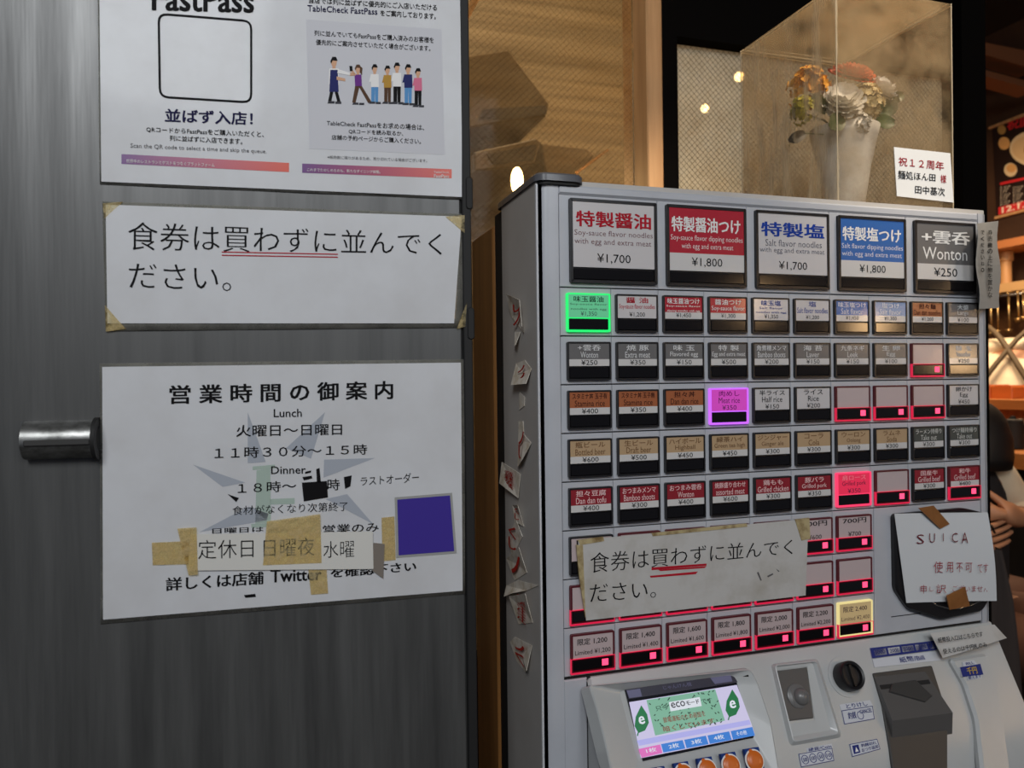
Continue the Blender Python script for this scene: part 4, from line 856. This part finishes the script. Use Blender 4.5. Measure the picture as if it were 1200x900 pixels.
# ------------------------------------------------------------------ inside, seen through the wired panes
IN = lambda y: Pl((0, y, 0), (1, 0, 0), (0, 0, 1))
M_duct = mat('duct', rgb(104, 86, 62), .35, col2=rgb(78, 62, 42), scale=(6, 6, 20)); M_ductin = mat('duct_inside', rgb(52, 40, 28), .6)
def duct(name, label, pts, y, dep, mouth):
    pl = IN(y); q = pl.P(pts); q = q if True else q
    t = thing(name, label, 'duct', pl.pt(sum(p[0] for p in q)/len(q), min(p[1] for p in q)))
    m = MB(); m.slab(pl, q, -dep, 0, .004); m.build('casing', M_duct, t)
    m = MB(); m.slab(pl, pl.P(mouth), -.01, .003); m.build('opening', M_ductin, t)
    return t
duct('exhaust_duct', 'large pointed exhaust duct seen through the amber pane', [(546, 66), (596, 58), (644, 122), (640, 136), (600, 142), (546, 150)], 1.3, .44, [(566, 128), (640, 124), (640, 134), (600, 140), (560, 140)])
duct('exhaust_vent', 'slanted box vent with dark mouth low in the amber pane', [(556, 178), (628, 162), (634, 166), (626, 192), (606, 196), (556, 200)], 1.2, .54, [(570, 181), (629, 169), (625, 188), (578, 193)])
m = MB(); pl = IN(1.5); m.slab(pl, pl.P([(634, 168), (690, 175), (697, 182), (676, 206), (640, 205)]), -.24, 0, .004)
tag(m.build('ceiling_box', M_duct), 'low wooden box beyond the vent in the amber pane', 'box')
m = MB(); m.tube([at(676, 202, IN(1.1)), at(712, 176, IN(1.45))], .004, 8); m.tube([at(712, 176, IN(1.45)), at(712, 176, IN(1.75))], .004, 8); tag(m.build('pipe', mat('copper', rgb(200, 150, 100), .3, .8)), 'thin copper pipe at the bottom of the amber pane', 'pipe')
m = MB(); m.tube([at(540, 30, IN(.9)), at(560, -6, IN(.9))], .008, 8); m.tube([at(560, -6, IN(.9)), at(590, -60, IN(.9))], .008, 8); tag(m.build('diagonal_brace', M_post), 'light wooden brace at the top left of the amber pane', 'brace')
M_bulb = glow('warm_bulb', 255, 214, 150, 26)
def bulb(px_, y, r, p, lab, k=1, wall=1.75):
    c = at(*px_, IN(y)); t = thing('wall_lamp', lab, 'lamp', c, 'bare bulb lamps inside')
    m = MB(); m.ball(c, r, 10, (1, 1, k)); m.build('bulb', M_bulb, t, smooth=True)
    bk = V((.30, .95, .05)) if wall < 2 else V((.95, .30, 0)); q = (wall-c.y)/bk.y if wall < 2 else (3.499-c.x)/bk.x
    m = MB(); m.tube([c + bk.normalized()*r*.9, c + bk*q*.5, c + bk*q], .003, 6); m.build('bracket', M_matte, t); m = MB(); m.lathe(c + bk.normalized()*r*.8, [(r*.5, 0), (r*.5, r*.9), (r*.2, r*1.2)], 12, bk); m.build('socket', M_matte, t)
    lamp('bulb_light', 'POINT', c - V((0, r+.02, 0)), p, (1, .68, .36), .03)
bulb((606, 212), .9, .014, 2.2, 'tall warm bulb lamp glowing just above the machine corner', 2.2)
bulb((826, 127), 1.25, .012, 3.8, 'warm bulb lamp in the middle of the second pane')
bulb((866, 90), 1.25, .014, 3.8, 'warm bulb lamp at the display case edge')
bulb((1141, 100), 3.2, .016, 1.0, 'tiny warm bulb lamp in the dark above the menu banner', 1, 9)

# ------------------------------------------------------------------ kitchen on the right
RW = Pl((3.5, 0, 0), (0, -1, 0), (0, 0, 1))
# menu banner on the right wall
q = RW.P([(1163, 150), (1225, 126), (1222, 240), (1168, 255)], .01)
ban = thing('menu_banner', 'dark menu banner with red title and bowls on the wall at right', 'banner', RW.pt(q[3][0], q[3][1], .0))
M_ban = mat('banner_black', rgb(40, 26, 22), .45); m = MB(); m.slab(RW, q, .0, .012, .001); m.build('cloth', M_ban, ban)
m = MB(); m.slab(RW, RW.P([(1160, 149), (1226, 123), (1226, 127), (1160, 152)], .012), .0, .022); m.build('hanging_rod', M_post, ban); m = MB(); m.slab(RW, RW.P([(1167, 254), (1224, 239), (1224, 242), (1167, 257)], .012), .0, .022); m.build('hanging_rod', M_post, ban)
zb = zoomer(1130, 100, .2); DBn = .014
def disc(m, px_, rx, ry, d, mi=0):
    m.slab(RW, RW.P([(px_[0]+rx*math.cos(6.2832*k/24), px_[1]+ry*math.sin(6.2832*k/24)) for k in range(24)], d), .011, d, 0, mi)
m = MB(); disc(m, (1212, 174), 29, 21, .015, 0); disc(m, (1208, 174), 22, 15, .017, 1); disc(m, (1176.5, 168), 6.5, 7.5, .015, 2); disc(m, (1184, 199), 7.5, 8, .015, 0); disc(m, (1185, 197), 5.5, 5, .017, 2)
disc(m, (1203, 176), 3, 7, .018, 3); m.build('printed_bowl', [ink(232, 205, 160), ink(226, 190, 140), ink(222, 168, 104), ink(170, 104, 44)], ban)
m = MB(); m.text('祝開店', RW, RW.P(zb((250, 265), (470, 215), (470, 130), (250, 215)), DBn), DBn, 0, 'b'); m.build('red_title', ink(214, 48, 52), ban); m = MB(); m.slab(RW, RW.P([(1172, 214), (1222, 203), (1222, 206), (1172, 217)], DBn), .011, DBn); m.build('red_rule', ink(214, 48, 52), ban); m = MB(); m.slab(RW, RW.P([(1170, 243), (1222, 230), (1222, 239), (1170, 252)], DBn), .011, DBn); m.build('red_strip', ink(214, 48, 52), ban)
m = MB()
for x in (1172, 1187, 1204):
    for k in range(8): m.text('ラーメン大', RW, RW.P([(x, 219+k*2.9+2), (x+12-(k % 3)*2, 217+k*2.9+2), (x+12-(k % 3)*2, 217+k*2.9), (x, 219+k*2.9)], DBn), DBn, 0, 'b')
m.text('12.1.11', RW, RW.P([(1174, 250), (1214, 239), (1214, 232), (1174, 243)], .016), .016, 0, 'b'); disc(m, (1173.5, 152), 4.5, 5.5, .016, 1)
m.build('white_print', [ink(245, 232, 210), ink(180, 140, 80)], ban)
# beams in the dark above
for (pts, nm) in (([(1136, 46), (1215, 62), (1215, 82), (1136, 58)], 'trim_5'), ([(1140, 78), (1215, 98), (1215, 106), (1140, 85)], 'trim_6')):
    pl = IN(2.12); m = MB(); m.slab(pl, pl.P(pts), -.1, 0); struct(nm, m, mat('beam_brown', rgb(128, 82, 52), .6), 'dark brown ceiling beam')
# shelf board, rail and hanging utensils along the right wall
zW = lambda x, y, d=.0: at(x, y, RW, d)
y0w, y1w = zW(1140, 280, .2).y + .6, zW(1230, 280, .2).y - .2
zs1 = zW(1180, 288, .15).z; zs2 = zW(1180, 337, .12).z; zs3 = zW(1180, 347, .22).z
m = MB(); m.box((3.28, y1w, zs1-.02), (3.5, y0w, zs1+.02), 0, .003); shf = tag(m.build('wall_shelf', mat('shelf_wood', rgb(176, 112, 68), .45)), 'orange wooden shelf board under the menu banner', 'shelf')
m = MB(); m.box((3.30, y1w, zs2-.03), (3.5, y0w, zs2+.015), 0, .003); tag(m.build('wall_shelf', mat('pale_shelf', rgb(200, 160, 110), .4)), 'pale shelf board holding the hanging ladles', 'shelf')
c = zW(1179, 310, .10); m = MB(); m.lathe((c.x, c.y, zs2+.0155), [(.026, 0), (.026, (zs1-zs2)*.58), (.034, (zs1-zs2)*.6), (.034, zs1-zs2-.036)], 18); tag(m.build('shelf_post', M_post, auto=40), 'turned wooden post between the two shelf boards', 'post')
m = MB(); yr = [y1w, y0w]; m.tube([(3.25, y1w, zs3), (3.25, y0w, zs3)], .008, 8)
for y in (y1w+.1, (y1w+y0w)/2, y0w-.1): m.tube([(3.25, y, zs3), (3.36, y, zs3), (3.36, y, zs2-.029)], .006, 6)
tag(m.build('hanging_rail', M_steel, smooth=True), 'steel rail under the pale shelf with hooks', 'rail')
RL = Pl((3.23, 0, 0), (0, -1, 0), (0, 0, 1))
for k, (xx, yb_) in enumerate(((1153, 384), (1160, 388), (1168, 386), (1181, 385), (1192, 372), (1198, 370))):
    p = at(xx, 355, RL); pb = at(xx+2, yb_, RL)
    t = thing('ladle', ['first', 'second', 'third', 'fourth', 'fifth', 'sixth'][k] + ' hanging ladle along the rail, counted from the machine', 'ladle', (p.x, p.y, pb.z), 'ladles hanging on the rail')
    m = MB(); m.tube([(3.235, p.y, zs3-.012), (3.232, p.y, zs3+.012), (3.25, p.y, zs3+.016), (3.262, p.y, zs3+.006)], .003, 6); m.tube([(3.235, p.y, zs3-.012), (3.23, pb.y, pb.z)], .0045, 6); m.build('handle', mat('brass_steel', rgb(214, 178, 120), .28, .9), t, smooth=True)
    m = MB(); m.lathe((3.225, pb.y, pb.z-.012), [(.004, -.014), (.013, -.010), (.0165, .003), (.0175, .008), (.0155, .006), (.011, -.005), (.003, -.009)], 18); m.build('bowl', MATS['brass_steel'], t, smooth=True)
# dark tiled splash and prep bench behind the cook
m = MB(); m.box((3.44, y1w, 1.0), (3.499, y0w, zs2-.04)); struct('wall_splash', m, mat('splash_dark', rgb(56, 36, 24), .3, col2=rgb(96, 66, 40), scale=(3, 10, 14)))
m = MB(); m.box((3.15, y1w, .0), (3.43, y0w, .92), 0, .004); tag(m.build('prep_bench', M_steel), 'steel prep bench along the right wall', 'bench')
# high counter ledge and counter in front of the cook
zq = at(1180, 468, Pl((2.36, 0, 0), (0, -1, 0), (0, 0, 1))).z
m = MB(); m.box((2.30, .5, zq-.035), (2.54, 3.2, zq), 0, .003); cnt = thing('kitchen_counter', 'high orange wooden counter ledge in front of the cook', 'counter', (2.5, 1.8, 0)); m.build('ledge', M_counter, cnt)
m = MB(); m.box((2.38, .52, .02), (2.52, 3.18, zq-.0355), 0, .003); m.build('front_board', mat('counter_face', rgb(150, 92, 50), .5, col2=rgb(120, 70, 36), scale=(20, 20, 3)), cnt)
zq2 = at(1185, 524, Pl((2.25, 0, 0), (0, -1, 0), (0, 0, 1))).z
m = MB(); m.box((2.05, .5, zq2-.05), (2.377, 3.1, zq2), 0, .004); dct = thing('dining_counter', 'lower wooden dining counter with jar and tumbler before the high ledge', 'counter', (2.3, 1.8, 0)); m.build('worktop', M_counter, dct)
m = MB(); m.box((2.22, .55, .02), (2.36, 3.05, zq2-.0505)); m.build('plinth', M_dark, dct)
LG = Pl((2.40, 0, 0), (0, -1, 0), (0, 0, 1))
for k, (xa_, xb_, dz, lab) in enumerate(((1162, 1186, .048, 'larger orange wooden box on the high ledge'), (1148, 1160, .05, 'small orange wooden box on the ledge beside the machine edge'))):
    pa = at(xa_, 470, LG); pb = at(xb_, 470, LG); m = MB(); m.box((2.40, pb.y, zq), (2.52, pa.y, zq+dz), 0, .003); m.box((2.41, pb.y+.008, zq+dz), (2.51, pa.y-.008, zq+dz+.004), 0, .001)
    tag(m.build('wooden_box', mat('box_orange', rgb(206, 112, 52), .4)), lab, 'box')
for k, (xx, r_, h_, mt, lab, nm) in enumerate(((1187, .035, .085, M_matte, 'black square-shouldered jar on the dining counter', 'jar'), (1197, .035, .095, mat('steel_cup', rgb(206, 170, 120), .25, .9), 'tall steel tumbler on the dining counter', 'tumbler'))):
    p = at(xx, 505, Pl((2.33 if k else 2.2, 0, 0), (0, -1, 0), (0, 0, 1))); t = thing(nm, lab, nm, (p.x, p.y, zq2))
    m = MB(); m.lathe((p.x, p.y, zq2), [(r_*.9, 0), (r_, .004), (r_, h_), (r_*.92, h_+.003), (r_*.86, h_-.004), (r_*.8, .01)], 22); m.build('body', mt, t, auto=40)
    if k == 0: m = MB(); m.lathe((p.x, p.y, zq2+h_), [(r_*.95, 0), (r_*.95, .016), (r_*.3, .02), (.008, .03)], 20); m.build('lid', M_matte, t, auto=40)

# ------------------------------------------------------------------ people
def frame3(fwd):
    f = V((fwd[0], fwd[1], 0)).normalized(); return f, V((-f.y, f.x, 0))      # forward, left
M_skin = mat('skin', rgb(196, 140, 104), .5); M_hair = mat('hair', rgb(20, 17, 16), .5); M_shirt = mat('cream_shirt', rgb(232, 214, 184), .7, col2=rgb(216, 196, 164), scale=(9, 9, 9), bump=.3, bscale=(11, 11, 11)); M_cloth = mat('dark_cloth', rgb(36, 32, 32), .8)
def skel(f, l, base, J): return [base + f*a + l*b + V((0, 0, c)) for a, b, c in J]
def face(head_c, f, l, par, s=1.0):
    m = MB()
    for sg in (1, -1): m.ball(head_c + f*.088*s + l*.032*sg*s + V((0, 0, .005*s)), .011*s, 8); 
    m.build('eyes', ink(30, 26, 24), par)
# the cook: bent forward over the bench, back to us
cpos = at(1191, 430, Pl((2.93, 0, 0), (0, -1, 0), (0, 0, 1))); f, l = frame3((.86, .5)); base = V((cpos.x-.14, cpos.y-.08, 0))
cook = thing('person', 'cook in cream shirt with crossed dark apron straps, back turned at right', 'person', base)
HZ = cpos.z-.30
J = [(0, 0, HZ), (.05, 0, HZ+.16), (.14, 0, HZ+.31), (.25, 0, HZ+.40), (.34, 0, HZ+.36), (.41, 0, HZ+.25), (.44, 0, HZ+.16),
     (.22, .17, HZ+.37), (.30, .22, HZ+.12), (.46, .15, HZ-.02), (.53, .12, HZ-.03), (.22, -.17, HZ+.37), (.30, -.22, HZ+.12), (.46, -.15, HZ-.02), (.53, -.12, HZ-.03),
     (0, .10, HZ-.06), (.03, .11, HZ-.44), (0, .11, .1), (.13, .12, .04), (0, -.10, HZ-.06), (.03, -.11, HZ-.44), (0, -.11, .1), (.13, -.12, .04)]
E_ = [(0, 1), (1, 2), (2, 3), (3, 4), (4, 5), (5, 6), (3, 7), (7, 8), (8, 9), (9, 10), (3, 11), (11, 12), (12, 13), (13, 14), (0, 15), (15, 16), (16, 17), (17, 18), (0, 19), (19, 20), (20, 21), (21, 22)]
def fingers(verts, edges, rad, wi, dirv, upv, side, s=1.0, curl=.6, grip=None):
    """palm vertex wi gets four bent fingers and a side thumb"""
    w0 = verts[wi]; dirv = dirv.normalized(); lat = dirv.cross(upv).normalized()*side
    k0 = len(verts); verts.append(w0 + dirv*.045*s); edges.append((wi, k0)); rad.append((.034*s, .016*s)); pk = k0
    for i, ln in enumerate((.068, .076, .070, .056)):
        off = lat*(.030-.020*i)*s; p = verts[pk] + off + dirv*.025*s; d = dirv.copy(); prev = pk
        for j in range(3):
            verts.append(p.copy()); edges.append((prev, len(verts)-1)); rad.append((.0092-.0012*j)*s); prev = len(verts)-1
            d = (d - upv*curl*(.35+.35*j)).normalized(); p = p + d*ln*.42*s
        verts.append(p.copy()); edges.append((prev, len(verts)-1)); rad.append(.0062*s)
    p = verts[wi] + lat*.030*s + dirv*.018*s; verts.append(p); edges.append((wi, len(verts)-1)); rad.append(.012*s); q = len(verts)-1
    for j in range(2):
        p = p + (lat*.6 + dirv*.9 - upv*.35).normalized()*.03*s; verts.append(p); edges.append((q, len(verts)-1)); rad.append(.0098*s if j == 0 else .008*s); q = len(verts)-1
vs = skel(f, l, base, J); es = list(E_); rd = [.13, .125, .14, .13, .055, .085, .075, .065, .048, .036, (.03, .02), .065, .048, .036, (.03, .02), .10, .075, .05, .04, .10, .075, .05, .04]
for wi in (10, 14): fingers(vs, es, rd, wi, f*.8 + V((0, 0, -.5)), V((0, 0, 1)) + f*.4, 1 if wi == 10 else -1)
body = modpart('body', vs, es, rd, M_skin, cook, 2)
sv = skel(f, l, base, J[:4] + [J[7], J[8], J[9], J[11], J[12], J[13]]); se = [(0, 1), (1, 2), (2, 3), (3, 4), (4, 5), (5, 6), (3, 7), (7, 8), (8, 9)]
modpart('shirt', sv, se, [(.17, .15), (.17, .15), (.185, .155), (.17, .13), .095, .075, .055, .095, .075, .055], M_shirt, cook, 2, 'cream shirt')
modpart('trousers', skel(f, l, base, [J[0], J[15], J[16], J[17], J[19], J[20], J[21]]), [(0, 1), (1, 2), (2, 3), (0, 4), (4, 5), (5, 6)], [.16, .125, .095, .075, .125, .095, .075], M_cloth, cook, 2)
hv_ = vs[5]; m = MB(); m.ball(hv_ + V((0, 0, .02)) - f*.015, .106, 14, (1, 1, 1.0)); m.build('hair', M_hair, cook, smooth=True); face(vs[5]+f*.01-V((0, 0, .02)), f, l, cook)
m = MB()
def backp(a, b): # a sideways, b down the back from shoulders 0..1
    i = b*3; P0 = [J[3], J[2], J[1], J[0]]; k = min(2, int(i)); t_ = i-k; pa, pb = P0[k], P0[k+1]
    c = base + f*(pa[0]*(1-t_)+pb[0]*t_) + V((0, 0, pa[2]*(1-t_)+pb[2]*t_)); nrm = (V((0, 0, .75)) - f*(.5+.5*b)).normalized()
    return c + l*a + nrm*(.176*math.sqrt(max(.05, 1-(a/.25)**2)))
for sg in (1, -1):
    m.tube([backp(sg*(.14-.28*t_/10), .02+.9*t_/10) for t_ in range(11)], [.012]*11, 6)
m.build('apron_straps', mat('strap', rgb(86, 70, 48), .7), cook, smooth=True, label='crossed dark straps')

# seated customer at the counter, half hidden by the machine
DP = Pl(CAM + CF*2.35, CR, CU)
def cp(x, y, d=0): return at(x, y, DP, d)
f, l = frame3((-CF*.85 + CR*.35)[:2])           # faces the camera, head bowed
tz = lambda y: cp(1126, y).z
base = cp(1126, 600); base = V((base.x, base.y, 0)); up_ = V((0, 0, 1))
cust = thing('person', 'black-haired seated customer in cream sleeves with bowed head, beside the machine edge', 'person', base)
Jc = [cp(1120, 716), cp(1121, 650), cp(1123, 590), cp(1128, 556), cp(1134, 543, .02), cp(1140, 517, .05), cp(1143, 523, .10)]
Ls, elbow, wrist, hand = cp(1164, 552, .02), cp(1196, 602, .04), cp(1192, 607, .11), cp(1181, 603, .15)
Rs, el2, wr2, ha2 = cp(1088, 556, .02), cp(1080, 625, .04), cp(1118, 640, .15), cp(1132, 638, .17)
vs = Jc + [Ls, elbow, wrist, hand, Rs, el2, wr2, ha2]
hips = Jc[0]; fk = f*.42
vs += [hips + l*.1 - up_*.03, hips + fk + l*.12, hips + fk + l*.12 - up_*.45, hips + fk + f*.13 + l*.12 - up_*.50, hips - l*.1 - up_*.03, hips + fk - l*.12, hips + fk - l*.12 - up_*.45, hips + fk + f*.13 - l*.12 - up_*.50]
es = [(0, 1), (1, 2), (2, 3), (3, 4), (4, 5), (5, 6), (3, 7), (7, 8), (8, 9), (9, 10), (3, 11), (11, 12), (12, 13), (13, 14), (0, 15), (15, 16), (16, 17), (17, 18), (0, 19), (19, 20), (20, 21), (21, 22)]
rd = [.115, .11, .105, .085, .045, .082, .06, .045, .038, .032, (.034, .022), .045, .038, .032, (.034, .022), .09, .07, .045, .035, .09, .07, .045, .035]
fingers(vs, es, rd, 10, cp(1166, 601, .15)-cp(1181, 603, .15), DP.n, 1, 1.0, .2); fingers(vs, es, rd, 14, cp(1146, 634, .17)-cp(1132, 638, .17), DP.n, -1, 1.0, .3)
modpart('body', vs, es, rd, M_skin, cust, 2)
modpart('vest', Jc[:4] + [Ls.lerp(Jc[3], .35), Rs.lerp(Jc[3], .35)], [(0, 1), (1, 2), (2, 3), (3, 4), (3, 5)], [.15, .145, .14, .10, .07, .07], M_cloth, cust, 2, 'dark vest')
for sh, eb, wr in ((Ls, elbow, wrist), (Rs, el2, wr2)):
    modpart('sleeve', [sh.lerp(Jc[3], .3) + up_*.012, sh + up_*.006, sh.lerp(eb, .5), eb, eb.lerp(wr, .55)], [(0, 1), (1, 2), (2, 3), (3, 4)], [.066, .066, .058, .052, .046], M_shirt, cust, 2, 'cream sleeve')
modpart('trousers', [vs[0], vs[15], vs[16], vs[17], vs[19], vs[20], vs[21]], [(0, 1), (1, 2), (2, 3), (0, 4), (4, 5), (5, 6)], [.15, .115, .09, .07, .115, .09, .07], mat('brown_trousers', rgb(92, 56, 38), .8), cust, 2)
hc = cp(1140, 515, .05); m = MB(); m.ball(hc - f*.012 + up_*.012, .106, 16, (1, 1, 1.06))
m.lathe(hc - f*.016, [(.113, -.085), (.118, -.05), (.116, 0), (.10, .06), (.06, .10), (.01, .118)], 26, up_)
m.build('hair', M_hair, cust, smooth=True)
face(hc - up_*.03 - f*.012, f, l, cust)
# wooden stool with the dark coat, below the customer
sz = vs[0].z - .165
t = thing('stool', 'orange wooden counter stool under the seated customer', 'stool', (base.x, base.y, 0)); m = MB(); m.lathe((base.x, base.y, sz-.04), [(.125, 0), (.14, .005), (.14, .03), (.13, .04)], 28); m.build('seat', M_counter, t, auto=40)
for k in range(4):
    a = R(45+90*k); dv = V((math.cos(a), math.sin(a), 0)); m = MB(); m.tube([V((base.x, base.y, sz-.035)) + dv*.09, V((base.x, base.y, .0)) + dv*.13], .016, 8); m.build('leg', M_counter, t, smooth=True)
DQ = Pl(CAM + CF*1.9, CR, CU); ql = DQ.P([(1150, 640), (1163, 636), (1182, 690), (1194, 800), (1204, 930), (1150, 930)])
t = thing('hanging_coat', 'dark brown coat hanging beside the lower right of the machine', 'coat', DQ.pt(*ql[5]))
m = MB(); n_ = 10
def ctr(s, e): # s along height 0..1, e across
    left = [(1150, 640 + 29*k) for k in range(11)]; rightx = [1164, 1172, 1180, 1185, 1189, 1192, 1195, 1198, 1200, 1203, 1205]
    k = min(9, int(s*10)); f_ = s*10-k; xr_ = rightx[k]*(1-f_) + rightx[k+1]*f_; y = 640 + 290*s; x = 1146*(1-e) + xr_*e
    d = .05*math.sin(math.pi*e)**.6 + .012*math.sin(9*e+3*s); u, v = DQ.px(x, y); return u, v, d
ff = [DQ.pt(*ctr(j/10, i/8)) for j in range(11) for i in range(9)]; bb = [DQ.pt(ctr(j/10, i/8)[0], ctr(j/10, i/8)[1], -ctr(j/10, i/8)[2]) for j in range(11) for i in range(9)]
fs = [(j*9+i, j*9+i+1, (j+1)*9+i+1, (j+1)*9+i) for j in range(10) for i in range(8)]; m.add(ff, [q[::-1] for q in fs]); m.add(bb, fs)
m.build('coat_cloth', mat('coat_brown', rgb(58, 50, 48), .85, bump=.3, bscale=(14, 14, 14)), t, smooth=True)
p0 = DQ.pt(*ctr(0, .5)[:2]); m = MB(); m.tube([p0 + V((0, 0, -.02)), p0 + V((0, 0, .03)), p0 + V((.02, .0, .05)), p0 + V((.03, 0, .03))], .003, 6); m.build('coat_loop', M_matte, t, smooth=True)

for o in bpy.data.objects:
    if '_o' in o: del o['_o']
